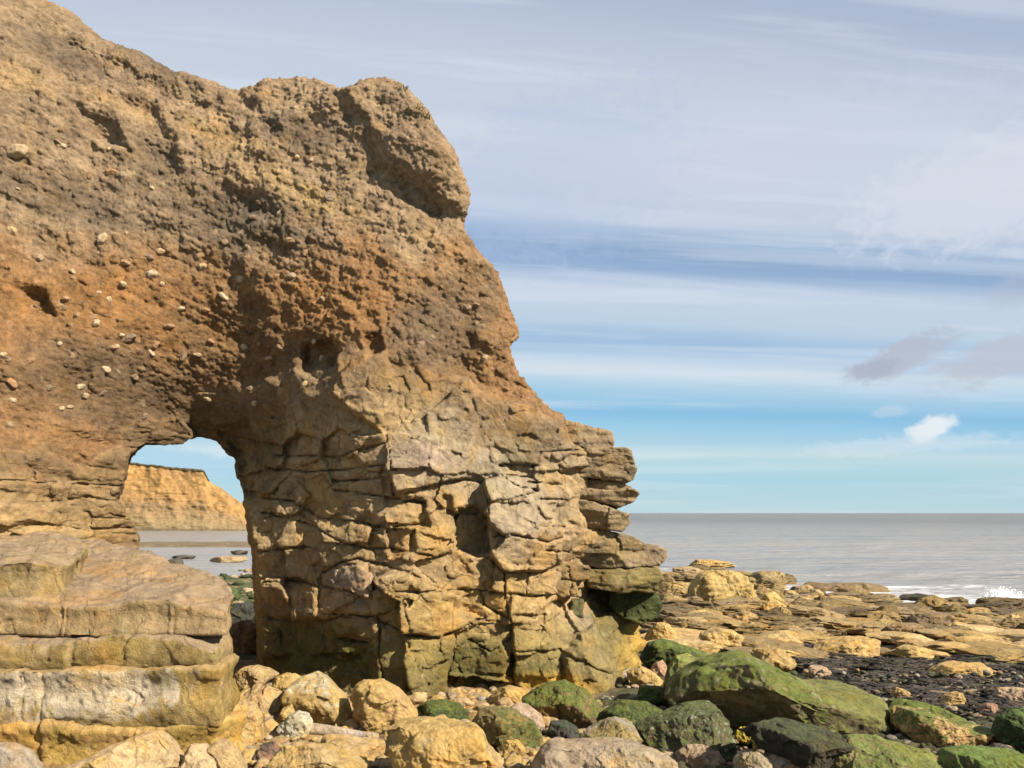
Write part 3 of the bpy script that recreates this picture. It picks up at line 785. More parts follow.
def lc(base, top, streak, seed, lich=None, olive=None):
    def f(v, n):
        a = fbm(v, 4, 1.3, .6, off=seed); b = fbm(v, 5, 4., .65, off=seed+8); s = fbm(v*np.array([2.4, 2.4, .9]), 5, 2., .65, off=seed+3)
        c = np.tile(np.array(base), (len(v), 1))*(1+.2*b)[:, None]
        side = 1-sstep(.45, .75, n[:, 2])
        c = mixc(c, streak, sstep(.0, .55, s)*.7*side)
        c = mixc(c, (.46, .36, .20), sstep(.25, .7, fbm(v*np.array([2, 2, .8]), 4, 2.2, .6, off=seed+31))*.5*side)
        if olive: c = mixc(c, olive, side*sstep(-.25, .35, a+.4*s)*.75)
        if lich is not None:
            w = lich(v)
            c = mixc(c, (.50, .42, .30), side*np.clip(sstep(-.25, .2, w+.7*b+.6*s+.25*a), 0, 1)*.85)
            c = mixc(c, (.07, .06, .045), side*sstep(.42, .58, fbm(v, 2, 8., .5, off=seed+61))*sstep(-.2, .3, w)*.8)
        return mixc(c, top, sstep(.5, .8, n[:, 2]+.1*b)*(.85-.3*sstep(0, .6, a)))
    return f
zt_ab = lambda x, y: EYE-1.16+.235*(y-10.1)-np.maximum(x+4.3, 0)*.22
slab('slab', [PX(-60,10.15),PX(100,10.05),PX(160,10.15),PX(222,10.15),PX(229,10.8),PX(205,11.4),PX(160,12.2),PX(90,13.2),PX(-60,13.6)], zt_ab, lambda x, y: EYE-1.53+.12*(y-10.1)-0*x,
     lc((.33,.23,.115), (.305,.22,.14), (.19,.135,.065), 1), ledge, rnd=.025, seed=1, label='tan slab with sloping reddish top')
slab('slab', [PX(-80,10.35),PX(36,10.35),PX(60,10.5),PX(74,10.9),PX(84,11.8),PX(60,13.0),PX(-80,13.4)], lambda x, y: EYE-.66+.14*(y-10.4)-np.maximum(x+6.25, 0)*.28, lambda x, y: EYE-1.2+0*x,
     lc((.32,.23,.115), (.305,.22,.14), (.18,.135,.055), 2, olive=(.26,.185,.06)), ledge, rnd=.025, seed=2, label='topmost slab with upright olive-tan face')
slab('slab', [PX(-60,9.85),PX(100,9.82),PX(140,9.9),PX(219,9.85),PX(236,10.6),PX(225,11.2),PX(-60,11.4)], lambda x, y: EYE-1.60+.18*(y-9.9)-np.maximum(x+4.2, 0)*.25, lambda x, y: EYE-1.93+.02*(x+4.5),
     lc((.31,.22,.10), (.305,.22,.14), (.20,.14,.05), 3, olive=(.25,.18,.05)), ledge, rnd=.025, seed=3, label='olive-brown slab with thin reddish top')
lich = lambda v: .55-np.abs(v[:, 2]-(EYE-2.15))*1.5-np.maximum(v[:, 0]+4.7, 0)*.75
slab('slab', [PX(-60,9.75),PX(100,9.72),PX(140,9.8),PX(219,9.75),PX(237,10.6),PX(225,11.2),PX(-60,11.4)], lambda x, y: EYE-1.92+.02*(x+4.5)+0*y, lambda x, y: EYE-2.62+.03*np.sin(x*3),
     lc((.34,.235,.08), (.4,.27,.12), (.17,.125,.035), 4, lich=lich, olive=(.23,.17,.04)), ledge, rnd=.025, seed=4, label='thick slab whitened by lichen')
slab('slab', [PX(-60,9.72),PX(40,9.70),PX(100,9.70),PX(215,9.75),PX(248,10.3),PX(245,11.2),PX(-60,11.4)], lambda x, y: EYE-2.60+.03*np.sin(x*3)+0*y, lambda x, y: .8+0*x,
     lc((.46,.29,.095), (.46,.3,.11), (.30,.2,.05), 5, olive=(.33,.23,.05)), ledge, rnd=.08, amp=.05, seed=5, label='ochre undercut base slab', undercut=.10)

# ================================================================== BOULDERS (each its own thing)
B = outline_rock
R_ = [
 # label, outline, base, colour options, seed, extra
 ('squared tan boulder leaning on the right end of the slab ledge', [(230,702),(240,699),(252,704),(260,718),(262,740),(254,752),(236,750),(226,735)], TAN, dict(second=OCH), 1, dict(box=3.2)),
 ('peach boulder with a brown cap, between the ledge end and the domed boulder', [(239,702),(246,692),(256,685),(268,684),(279,690),(284,702),(281,716),(274,728),(258,730),(246,716)], PEACH, dict(second=BROWN, sw=.12), 2, {}),
 ('large domed boulder with grey crown and olive band below the arch pier', [(285,696),(292,684),(304,677),(315,673),(324,677),(337,692),(347,702),(351,713),(349,728),(336,732),(310,724),(292,714)], OCH, dict(second=(.30,.22,.08), sw=.2, moss=(.30,.26,.19), mlev=.72, mw=.8), 3, dict(box=3.0)),
 ('large tan boulder with a smooth sunlit right face, foot of the pier', [(345,692),(352,684),(364,681),(382,681),(397,690),(410,704),(417,716),(413,724),(390,731),(372,737),(362,728),(354,708)], OCH, dict(second=(.40,.26,.12)), 4, dict(box=3.0)),
 ('flat tan rock wedged against the back of the ledge end', [(234,676),(243,668),(256,665),(268,669),(278,675),(268,682),(252,690),(238,698)], TAN, {}, 5, {}),
 ('small ochre rock directly left of the domed boulder', [(272,690),(274,678),(286,673),(298,674),(303,680),(294,694),(284,702),(276,700)], OCH, dict(second=OLIVE, sw=.1), 6, {}),
 ('white speckled stone lying against the grey log', [(274,736),(279,725),(288,716),(298,712),(308,714),(313,723),(309,737),(298,743),(283,742)], (.44,.40,.33), dict(spots=(.08,.07,.06)), 7, {}),
 ('small plain tan rock above the speckled stone', [(274,728),(283,708),(292,704),(297,712),(291,724),(280,734)], TAN, {}, 8, {}),
 ('dark reddish stone low between the ledge and the front slab', [(254,757),(263,744),(276,741),(280,750),(272,764),(258,768)], RED, dict(second=DARK), 9, {}),
 ('broad smooth ochre slab at the bottom edge below the log', [(270,764),(283,748),(300,743),(324,747),(346,756),(368,768),(364,800),(290,800),(272,785)], OCH, dict(second=TAN), 10, dict(box=3.0)),
 ('long flat pitted tan slab in front of the grey log', [(312,743),(320,737),(342,737),(358,743),(372,742),(387,746),(388,761),(374,768),(352,760),(328,750)], TAN, dict(second=BROWN, sw=.0), 11, dict(box=3.5)),
 ('upright finger-shaped pale rock at the ledge foot', [(209,750),(217,740),(226,742),(235,752),(245,770),(240,790),(220,785)], TAN, {}, 12, {}),
 ('pale blocky rock left of the finger-shaped rock', [(181,754),(190,746),(203,747),(211,756),(218,775),(212,795),(184,790)], (.47,.34,.19), {}, 13, dict(box=3.5)),
 ('broad pale boulder with a humped back, bottom left', [(58,770),(94,757),(112,748),(135,736),(156,734),(171,738),(177,752),(182,772),(176,800),(80,805)], (.45,.32,.17), dict(second=OCH), 14, dict(T=.55)),
 ('greyish round boulder cut by the bottom left corner', [(-14,744),(6,744),(24,754),(36,770),(38,800),(-14,800)], (.36,.28,.19), dict(second=GREY), 15, {}),
 ('dark green wet rock behind the long ochre-grey boulder', [(415,710),(426,702),(445,701),(460,706),(472,718),(470,728),(440,728),(422,720)], DGREEN, dict(moss=MOSS, mlev=.5), 16, {}),
 ('long ochre-grey boulder with rust-red hollow, bottom centre left', [(376,742),(385,729),(398,722),(422,720),(452,724),(476,727),(484,736),(488,746),(500,758),(512,764),(506,785),(460,798),(400,798),(386,772)], OCH, dict(second=(.30,.24,.15), sw=.25, low=(.42,.24,.12), lowlev=-.1), 17, dict(box=2.8, lump=.14, T=.45)),
 ('olive boulder with a dark green mossy right end', [(471,726),(479,711),(490,704),(501,705),(519,714),(533,722),(541,735),(543,749),(536,758),(522,756),(504,744),(483,736)], OLIVE, dict(moss=(.04,.06,.015), mdir=(1, -.6, .2), mlev=.55, second=(.26,.19,.08)), 18, {}),
 ('smooth pink boulder behind the olive boulder', [(504,712),(517,703),(528,706),(541,715),(545,725),(542,736),(528,732),(512,722)], PINK, dict(second=(.42,.3,.22)), 19, {}),
 ('small knobbly whitish stone between the long and olive boulders', [(485,740),(492,731),(500,731),(505,738),(501,747),(490,748)], (.44,.33,.22), dict(second=PINK), 20, dict(lump=.25)),
 ('small barrel-shaped yellow stone below the olive boulder', [(497,748),(506,740),(518,740),(525,748),(523,759),(513,761),(502,757)], OCH, dict(second=OLIVE, sw=.1), 21, {}),
 ('long dark rock roofed with green moss at the foot of the pier', [(521,700),(534,692),(550,685),(566,683),(582,690),(594,700),(607,715),(613,724),(600,732),(578,730),(558,720),(538,710),(525,706)], (.20,.14,.06), dict(moss=MOSS, mlev=.25, mw=.85, low=(.13,.085,.04), lowlev=-.1), 22, dict(box=3.2, planes=[((-.2,-.9,-.4),.3),((.1,-.5,.85),.25)])),
 ('tan rock with yellow stain left of the moss-roofed rock', [(488,700),(495,690),(510,686),(528,690),(534,698),(526,708),(508,708),(494,708)], OCH, {}, 23, {}),
 ('olive humped rock leaning over the brown-grey slab', [(578,744),(588,731),(600,724),(615,718),(629,722),(642,735),(653,748),(657,760),(640,764),(610,760),(588,756)], (.27,.20,.07), dict(second=GREY), 24, {}),
 ('large flat brown-grey slab at the bottom edge, centre', [(530,770),(540,752),(551,742),(567,744),(592,744),(622,744),(644,750),(668,760),(694,772),(690,800),(530,800)], (.33,.255,.17), dict(second=(.24,.16,.09), sw=.25), 25, dict(box=3.6, T=.45)),
 ('small dark shadowed stone under the moss-roofed rock', [(546,736),(551,722),(566,721),(582,730),(580,742),(560,744)], DARK, dict(second=DGREEN), 26, {}),
 ('sharp-ridged dark green boulder with pale barnacle flecks', [(636,730),(658,719),(690,708),(711,704),(719,708),(726,722),(735,745),(736,754),(722,764),(690,762),(660,768),(645,748)], (.15,.125,.07), dict(moss=(.05,.062,.018), mlev=.2, mw=.7, spots=(.25,.24,.17)), 27, dict(box=3.4, cut=.12, planes=[((-.35,-.85,.35),.35),((.8,-.55,.2),.25)])),
 ('flat green weedy rock in the gully beside the pier', [(603,712),(622,702),(650,704),(669,716),(658,730),(636,734),(612,724)], DGREEN, dict(moss=MOSS, mlev=.45), 28, {}),
 ('green block with a squared top beside the huge long green boulder', [(637,694),(641,687),(660,687),(669,692),(671,706),(656,710),(640,704)], (.06,.08,.025), dict(moss=MOSS, mlev=.4), 29, dict(box=4)),
 ('tan tongue-shaped rock poking from the seaward pier foot', [(627,672),(640,666),(655,673),(664,682),(660,690),(642,688),(629,684)], OCH, {}, 30, {}),
 ('small grey round rock at the base of the seaward pier', [(613,672),(619,665),(629,669),(630,682),(619,684)], GREY, {}, 31, {}),
 ('pale green domed rock joined to the left of the huge green boulder', [(664,692),(668,670),(676,657),(690,653),(706,662),(712,680),(704,706),(680,716),(667,706)], (.15,.16,.06), dict(moss=LIME, mlev=.5, mw=.8, low=(.05,.045,.025), lowlev=0.), 32, {}),
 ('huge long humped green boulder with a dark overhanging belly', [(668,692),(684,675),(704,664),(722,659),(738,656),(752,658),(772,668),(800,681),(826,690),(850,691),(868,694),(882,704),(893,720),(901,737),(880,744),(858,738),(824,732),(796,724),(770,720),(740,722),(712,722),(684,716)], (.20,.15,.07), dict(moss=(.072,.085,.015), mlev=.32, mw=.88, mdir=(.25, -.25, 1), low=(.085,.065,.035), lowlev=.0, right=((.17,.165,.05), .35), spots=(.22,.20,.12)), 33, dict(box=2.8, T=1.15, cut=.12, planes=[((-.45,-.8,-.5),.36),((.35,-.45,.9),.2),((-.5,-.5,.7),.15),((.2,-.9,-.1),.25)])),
 ('small bright yellow angular stone', [(735,738),(738,731),(745,725),(754,734),(751,743),(742,748)], (.46,.33,.05), {}, 35, dict(cut=.3)),
 ('yellow-topped stone right of the bright yellow stone', [(753,748),(757,734),(766,731),(778,740),(786,749),(776,756),(760,754)], (.40,.29,.06), dict(moss=YEL, mlev=.5), 36, {}),
 ('rough brown stone behind the bottom edge, right of centre', [(762,758),(772,749),(790,748),(803,754),(816,768),(814,792),(768,790)], (.27,.17,.10), dict(second=GREY), 37, dict(lump=.15)),
 ('rounded grey-tan stone at the bottom edge', [(733,764),(742,753),(755,750),(770,757),(784,770),(780,792),(738,792)], (.34,.27,.17), {}, 38, {}),
 ('rounded pinkish-brown stone below the sharp-ridged boulder', [(674,756),(685,746),(705,744),(717,750),(725,764),(716,775),(688,772)], PINK, dict(second=BROWN), 39, {}),
 ('small knobbly pale stone left of the pinkish-brown stone', [(656,758),(664,751),(672,750),(678,758),(674,768),(660,768)], (.40,.29,.18), {}, 40, dict(lump=.2)),
 ('dark wet green rock under the huge green boulder', [(736,726),(760,722),(790,722),(830,732),(852,742),(862,770),(840,795),(800,785),(782,752),(756,742)], (.055,.048,.033), dict(moss=(.045,.055,.018), mlev=.6, mw=.6, second=(.13,.09,.055), sw=.0), 41, {}),
 ('blotchy moss-green rock at the bottom edge under the lime boulder', [(812,775),(826,750),(850,738),(880,741),(920,749),(940,758),(944,780),(930,800),(820,800)], (.22,.17,.08), dict(moss=(.10,.115,.03), mlev=.4, mw=.8, second=(.30,.21,.11), sw=.1), 42, {}),
 ('smooth ochre rock with a knuckled end and mossy top', [(888,716),(904,709),(930,712),(952,722),(966,731),(978,726),(988,728),(993,737),(990,748),(976,750),(950,750),(926,748),(908,738)], (.46,.30,.12), dict(moss=(.08,.105,.022), mlev=.62, mw=.9, mdir=(-.5, -.1, 1)), 43, dict(box=3.)),
 ('green mossy slab filling the bottom right corner', [(938,764),(950,752),(975,748),(1002,752),(1036,753),(1040,800),(940,800)], (.19,.15,.07), dict(moss=(.08,.11,.024), mlev=.2, mw=.9), 44, {}),
 ('dark green boulder cut by the right edge', [(995,738),(1002,718),(1015,711),(1040,709),(1045,756),(1012,756)], (.05,.06,.025), dict(moss=(.065,.09,.02), mlev=.5, mw=.9), 45, {}),
 ('flat dark slate stone before the right-edge green boulder', [(985,752),(998,744),(1012,747),(1018,756),(1002,762)], (.10,.085,.07), {}, 46, {}),
 ('small grey-green rock in the weed beyond the knuckled ochre rock', [(884,706),(888,699),(900,700),(912,706),(914,714),(896,715)], (.2,.15,.08), dict(moss=MOSS), 47, {}),
 ('long green weedy rock behind the lime-green boulder', [(880,712),(905,702),(935,706),(958,716),(970,726),(940,730),(905,726)], DGREEN, dict(moss=(.072,.085,.015), mlev=.25, mw=.95), 48, {}),
 ('weedy green ridge behind the pale green dome', [(640,660),(648,644),(664,640),(690,648),(712,656),(716,668),(690,672),(655,672)], (.06,.08,.025), dict(moss=(.06,.075,.016), mlev=.3, mw=.95), 49, {}),
 ('reddish tan pebble standing against the pale green dome', [(650,672),(654,662),(662,660),(668,668),(667,680),(655,682)], (.36,.22,.14), {}, 50, {}),
 ('ochre shelf rock just seaward of the pier foot', [(640,648),(648,632),(656,622),(668,624),(678,634),(680,644),(660,650)], OCH, {}, 51, {}),
 ('tan stub of rock in the arch gap against the pier', [(226,640),(232,624),(246,620),(258,626),(262,644),(256,656),(232,654)], (.30,.20,.11), {}, 52, dict(box=3.2)),
 ('dark wet block in the arch gap above the tan stub', [(228,616),(234,604),(246,602),(257,606),(258,626),(240,628),(230,626)], (.05,.05,.04), {}, 53, dict(box=3.4)),
 ('round dark green weedy boulder seen through the arch', [(209,597),(216,589),(226,586),(236,590),(240,598),(234,604),(216,604)], (.045,.065,.022), dict(moss=(.05,.065,.018), mlev=.3), 54, {}),
 ('small pale stone strip at the pier foot beside the arch', [(252,668),(262,660),(276,662),(290,668),(286,676),(264,676)], (.38,.28,.17), {}, 55, dict(box=3.)),
 ('low mossy strip rock between ledge block and pier', [(262,672),(276,668),(300,672),(318,678),(300,686),(272,682)], (.26,.19,.08), {}, 56, {}),
]
for label, pts, base, cko, sd, ex in R_:
    w = max(p[0] for p in pts)-min(p[0] for p in pts)
    ex = dict(ex); cko = dict(cko)
    if 'second' not in cko: cko['second'] = tuple(np.array(base)*.7); cko['sw'] = .1
    B('stone' if w < 32 else 'boulder', label, 'stone' if w < 32 else 'boulder', pts, base, seed=sd, sub=7 if w > 90 else 6, ckw=cko, **ex)

# grey log lying by the speckled stone
def tube(p, q, r0, r1, n=20, m=26, seed=1):
    p = np.array(p); q = np.array(q); ax = q-p; L_ = np.linalg.norm(ax); ax /= L_
    u = np.cross(ax, [0, 0, 1]); u /= np.linalg.norm(u); w = np.cross(u, ax)
    vs = []
    prof = [(0, 0), (0, .7)]+[(t, 1) for t in np.linspace(.01, .99, m)]+[(1, .7), (1, 0)]
    for t, k in prof:
        r = (r0+(r1-r0)*t)*k
        for i in range(n):
            a = 2*math.pi*i/n; vs.append(p+ax*L_*t+(u*math.cos(a)+w*math.sin(a))*r+np.array([0, 0, .012*math.sin(t*5)]))
    vs = np.array(vs); vs[n*2:-n*2] += (.004*fbm(vs[n*2:-n*2], 3, 9.))[:, None]
    fs = [(i*n+j, i*n+(j+1) % n, (i+1)*n+(j+1) % n, (i+1)*n+j) for i in range(len(prof)-1) for j in range(n)]
    return vs, np.array(fs)
Dl = depth_of(340, 742)
a, b = at(304, 729, Dl+.15), at(374, 737, Dl+.02); c = (a+b)/2
v, f = tube(a-c, b-c, .085, .065)
cg = np.tile([.36, .31, .27], (len(v), 1))*(1+.25*fbm(v*np.array([.6, 3, 3]), 4, 6.))[:, None]
tag(link('log', mesh('log', v, f, M_ROCK, cg), None, c), 'smooth grey driftwood log lying right of the speckled stone', 'log')

# ---- small loose stones, copies of a few shapes
def protos(n, cols, seed, sub=4, box=2.6, flat=1.0, mat=None, moss=None, strata=0.):
    out = []
    for k in range(n):
        r = np.random.default_rng(seed+k); t = np.sort(r.uniform(0, 2*math.pi, 9)+0); t = np.linspace(0, 2*math.pi, 9, endpoint=False)+r.uniform(-.25, .25, 9)
        o = np.stack([np.cos(t)*r.uniform(.8, 1.1, 9), np.sin(t)*r.uniform(.75, 1.1, 9)*flat], 1)
        P, f, s = rock_shape(o, r.uniform(.7, 1.0), seed+k, sub, box, 8, .2, .06, .12, strata)
        out.append(mesh('stone', P, f, mat or M_ROCK, rock_col(P, f, s, cols[k % len(cols)], seed+k, second=tuple(np.array(cols[k % len(cols)])*.65), sw=.1, moss=moss if (moss and k % 2) else None, mlev=.55)))
    return out
def scatter(name, label, cat, group, me, n, box, size, seed, zs_=.8, sink=.25, ok=None, tilt=.3, aspect=(.8, 1.3)):
    r = np.random.default_rng(seed); k = 0; tries = 0
    while k < n and tries < n*30:
        tries += 1
        px, py = r.uniform(box[0], box[1]), r.uniform(box[2], box[3])
        if ok and not ok(px, py): continue
        D = depth_of(px, py); p = at(px, py, D); s = r.uniform(*size)*D/F*.5 if size[1] > 2 else r.uniform(*size)
        o = link(name, me[int(r.integers(len(me)))], None, (p[0], p[1], p[2]+s*zs_*(1-2*sink)))
        o.scale = (s*r.uniform(*aspect), s*r.uniform(.8, 1.2), s*zs_*r.uniform(.8, 1.2)); o.rotation_euler = (r.uniform(-tilt, tilt), r.uniform(-tilt, tilt), r.uniform(0, 6.28))
        tag(o, label, cat, group); k += 1
pt = protos(8, [TAN, OCH, PEACH, (.40, .28, .15), TAN, (.30, .22, .12), OCH, (.34, .26, .17)], 700)
scatter('stone', 'small tan stone wedged among the larger boulders in the foreground', 'stone', 'small tan stones among the boulders', pt, 120, (225, 560, 690, 775), (9, 26), 1, ok=lambda x, y: y > 690+abs(x-400)*.05)
scatter('stone', 'small stone in the gaps between the bottom-edge and green boulders', 'stone', 'small stones among the green boulders', protos(6, [PINK, TAN, (.2, .16, .08), GREY, DARK], 730), 55, (560, 1020, 700, 775), (6, 15), 2)
scatter('stone', 'small rubble stone at the foot of the cracked pier', 'stone', 'rubble along the pier foot', pt, 34, (440, 520, 686, 706), (7, 15), 3)
gp = protos(6, [(.05, .058, .025), (.22, .16, .09), (.06, .068, .028), (.08, .075, .05), (.30, .23, .15)], 760, moss=(.05, .06, .018))
scatter('stone', 'weedy stone on the low shore seen through the arch', 'stone', 'weedy stones beyond the arch', gp, 120, (150, 262, 572, 625), (4, 14), 4, zs_=.5, sink=.2)

# ---- tidal shelf: slabs that can be told apart by eye as layers
sp = protos(10, [(.27, .19, .085), (.31, .21, .085), (.21, .145, .065), (.16, .115, .055), (.28, .205, .11), (.35, .235, .09)], 800, sub=6, box=4.5, flat=1, mat=M_SHELF, strata=.14)
def shelf(n, box, size, th, seed, ok=None, label='', group='', me=sp):
    r = np.random.default_rng(seed); k = 0; tr = 0
    while k < n and tr < 4000:
        tr += 1
        px, py = r.uniform(box[0], box[1]), r.uniform(box[2], box[3])
        if ok and not ok(px, py): continue
        D = depth_of(px, py); p = at(px, py, D)
        w = r.uniform(*size)*D/F*.5; h = r.uniform(*th)*D/F*.5
        o = link('slab', me[int(r.integers(len(me)))], None, (p[0], p[1]+w*.4, p[2]+h*.75))
        o.scale = (w, w*r.uniform(.5, .9), h); o.rotation_euler = (r.uniform(-.16, .10), r.uniform(-.08, .16), r.uniform(-.6, .6))
        tag(o, label, 'rock slab', group); k += 1
seaedge = lambda x: np.interp(x, [600, 640, 700, 760, 800, 860, 900, 950, 1024, 1100], [574, 572, 572, 573, 592, 606, 614, 611, 612, 614])
shelf(95, (645, 870, 576, 612), (16, 52), (9, 20), 21, ok=lambda x, y: y > seaedge(x)+2, label='flat layered brown slab on the outer tidal shelf, left of the wave gap', group='outer shelf slabs')
shelf(46, (900, 1060, 612, 640), (28, 85), (11, 22), 22, ok=lambda x, y: y > seaedge(x)+2, label='long brown slab on the outer shelf near the breaking wave', group='shelf slabs near the breaking wave')
shelf(85, (660, 900, 608, 640), (24, 80), (10, 22), 23, label='flat tan slab on the middle of the tidal shelf', group='middle shelf slabs')
shelf(50, (665, 1060, 634, 664), (36, 100), (10, 20), 24, ok=lambda x, y: y < 652 or x > 900 or x < 800, label='smooth ochre slab on the landward edge of the shelf', group='landward shelf slabs', me=protos(6, [OCH, TAN, (.43, .30, .13), (.38, .25, .10)], 830, sub=5, box=3.4, mat=M_SHELF))
shelf(70, (650, 1055, 586, 640), (12, 36), (12, 26), 25, ok=lambda x, y: y > seaedge(x)+3, label='blocky tan rock standing up between the flat slabs of the tidal shelf', group='blocky rocks on the tidal shelf', me=protos(6, [OCH, (.30, .21, .09), (.22, .15, .07), (.36, .25, .10)], 850, sub=5, box=3.6, mat=M_SHELF, strata=.1))
hero = [
 ('tallest domed sandstone knob on the outer shelf', [(688,606),(690,588),(698,576),(712,570),(730,570),(742,574),(749,586),(755,602),(738,612),(706,612)], (.36,.26,.10), None),
 ('low brown knob beside the tallest dome, sea side', [(744,582),(758,572),(778,571),(792,577),(794,586),(770,590),(752,590)], (.26,.19,.09), None),
 ('pointed tan block on the shelf right of the tallest dome', [(752,604),(764,594),(776,592),(782,600),(786,608),(768,612)], (.40,.28,.10), None),
 ('dark brown flat reef running out into the wave gap', [(800,590),(812,583),(842,584),(862,584),(880,585),(890,590),(886,596),(850,598),(815,596)], (.20,.14,.07), None),
 ('low dark wet rock awash in the sea', [(898,600),(906,596),(922,594),(934,597),(954,600),(940,604),(912,604)], (.06,.05,.035), None),
 ('thick square dark brown block on the shelf', [(884,640),(884,626),(898,623),(918,624),(926,628),(926,639),(905,643)], (.25,.165,.09), None),
 ('long straight brown beam-like slab on the shelf', [(938,636),(942,627),(970,626),(998,628),(1001,637),(970,641)], (.24,.165,.09), None),
 ('grey slab tilted against the square brown block', [(925,636),(932,627),(946,633),(950,640),(934,641)], (.36,.31,.25), None),
 ('dark layered rock on the sea edge right of the wave gap', [(903,634),(905,620),(920,614),(945,613),(962,620),(964,634),(930,638)], (.21,.145,.075), None),
 ('smooth ochre hump on the landward shelf', [(698,648),(702,634),(716,628),(734,631),(748,640),(752,650),(720,656)], (.44,.30,.12), None),
 ('long ochre whaleback on the landward shelf', [(806,654),(826,643),(850,638),(872,638),(884,645),(876,656),(840,660)], (.42,.28,.11), None),
 ('sunlit ochre rock lying in the dark weed', [(930,674),(938,666),(960,663),(984,666),(996,673),(980,680),(948,680)], (.46,.31,.12), None),
 ('small rounded ochre stone beside the sunlit rock in weed', [(966,672),(972,663),(982,663),(988,669),(982,676)], (.48,.33,.12), None),
 ('peach pitted rock at the right edge in the weed', [(996,700),(1002,690),(1018,688),(1040,692),(1042,706),(1012,708)], (.44,.30,.18), (.12,.08,.05)),
 ('ochre lump poking through dark weed behind the lime boulder', [(892,696),(897,688),(906,690),(914,698),(908,704),(896,703)], (.42,.28,.12), (.10,.08,.05)),
 ('ochre lump poking through dark weed, middle', [(938,706),(948,696),(960,692),(966,700),(958,710),(944,711)], (.42,.28,.11), (.10,.08,.05)),
 ('reddish pitted lump in the weed near the right edge', [(976,716),(984,704),(996,704),(1002,714),(990,720)], (.32,.19,.12), (.10,.08,.05)),
 ('olive rock along the weed edge above the huge green boulder', [(748,664),(756,650),(776,648),(792,656),(800,668),(776,674)], (.36,.25,.10), None),
 ('pale tan lump on the weed edge', [(806,674),(812,666),(824,666),(830,672),(820,680),(810,680)], (.42,.29,.17), None)]
for i, (lb, pts, base, sp2) in enumerate(hero):
    B('shelf_rock', lb, 'rock', pts, base, seed=900+i, ckw=dict(second=tuple(np.array(base)*.6), sw=.15, spots=sp2), box=3.2 if i != 0 else 2.6, strata=.07)
# rocks in the shallows through the arch
for i, (pts, base, lb) in enumerate([([(206,561),(216,557),(230,556),(246,557),(248,561),(225,563)], (.30,.22,.13), 'low tan rock awash in the shallows through the arch'), ([(163,566),(168,560),(178,558),(184,562),(182,567),(170,568)], (.07,.06,.045), 'dark rock in the shallows nearest the left arch jamb'), ([(228,552),(238,550),(250,551),(250,554),(236,555)], (.08,.07,.05), 'dark rock in the shallows close to the pier'), ([(170,557),(180,555),(196,556),(192,559),(176,559)], (.07,.065,.05), 'thin dark rock line farther out through the arch')]):
    D = EYE*F/(max(p[1] for p in pts)-HY)
    B('shelf_rock', lb, 'rock', pts, base, D=D, seed=960+i, sub=5)

# ================================================================== GROUND, WATER, FAR SHORE
th = np.linspace(-1.25, 1.25, 620); rad = np.concatenate([np.geomspace(2.5, 75, 560), np.geomspace(80, 30000, 30)])
RR, TT = np.meshgrid(rad, th, indexing='ij')
gx = (RR*np.sin(TT)).ravel(); gy = (RR*np.cos(TT)).ravel()
gz = ground_z(gx, gy)
P3 = np.stack([gx, gy, gz], 1)
near = np.exp(-np.maximum(gy-8, 0)/16)*(gy < 75)
gz = gz+(.10*fbm(P3, 4, .9)+.05*fbm(P3, 3, 4., ridge=True))*np.clip(near+.35*(gy < 70), 0, 1)
shelfm = ((gx/np.maximum(gy, 1) > .12) & (gy < 70) & (gy > 15))
st_ = -.10+.05*fbm(np.stack([gx*.12, gy*.7, gy*0], 1), 4, .9, .6, ridge=True)
gz = gz+np.where(shelfm, st_, 0)
P3[:, 2] = gz
i, j = np.meshgrid(np.arange(len(rad)-1), np.arange(len(th)-1), indexing='ij')
q = (i*len(th)+j).ravel(); gf = np.stack([q, q+len(th), q+len(th)+1, q+1], 1)
a = fbm(P3, 4, .6); b = fbm(P3, 5, 2.5, .65)
gc = np.tile(np.array([.34, .23, .11]), (len(gx), 1))*(1+.2*b)[:, None]
gc = mixc(gc, (.16, .115, .06), sstep(0, .7, a+.3*b)*.6)
uu = gx/np.maximum(gy, 1)
gc = mixc(gc, (.055, .06, .03), sstep(.02, .14, uu+.05*a)*sstep(21, 17.5, gy)*.92)
gc = mixc(gc, (.05, .07, .022), ((uu < -.2) & (gy > 17)) * sstep(-.5, .2, a+.2+.4*b)*.9)
gc = mixc(gc, (.12, .09, .055), sstep(.25, -.1, gz)*.6*(uu > -.2))
gc = mixc(gc, (.085, .062, .033), shelfm*sstep(17, 22, gy)*sstep(-.6, .3, a)*.85)
tag(link('ground', mesh('ground', P3, gf[:, ::-1], M_GROUND, gc)), kind='structure')

# sea
sm, nt, bs = new_mat('sea_water'); N_ = nt.nodes; L_ = nt.links
bs.inputs['Base Color'].default_value = (.13, .115, .10, 1); bs.inputs['Roughness'].default_value = .28; bs.inputs['IOR'].default_value = 1.33
geo = N_.new('ShaderNodeNewGeometry'); mp = N_.new('ShaderNodeMapping'); mp.inputs['Scale'].default_value = (.16, .55, 1)
w1 = N_.new('ShaderNodeTexNoise'); w1.inputs['Scale'].default_value = 1.0; w1.inputs['Detail'].default_value = 8; w1.inputs['Roughness'].default_value = .6
L_.new(geo.outputs['Position'], mp.inputs['Vector']); L_.new(mp.outputs[0], w1.inputs['Vector'])
bp = N_.new('ShaderNodeBump'); bp.inputs['Strength'].default_value = .8; bp.inputs['Distance'].default_value = 1.6
mp3 = N_.new('ShaderNodeMapping'); mp3.inputs['Scale'].default_value = (.010, .055, 1); mp3.inputs['Rotation'].default_value = (0, 0, .06)
w3 = N_.new('ShaderNodeTexNoise'); w3.inputs['Scale'].default_value = 1.0; w3.inputs['Detail'].default_value = 4
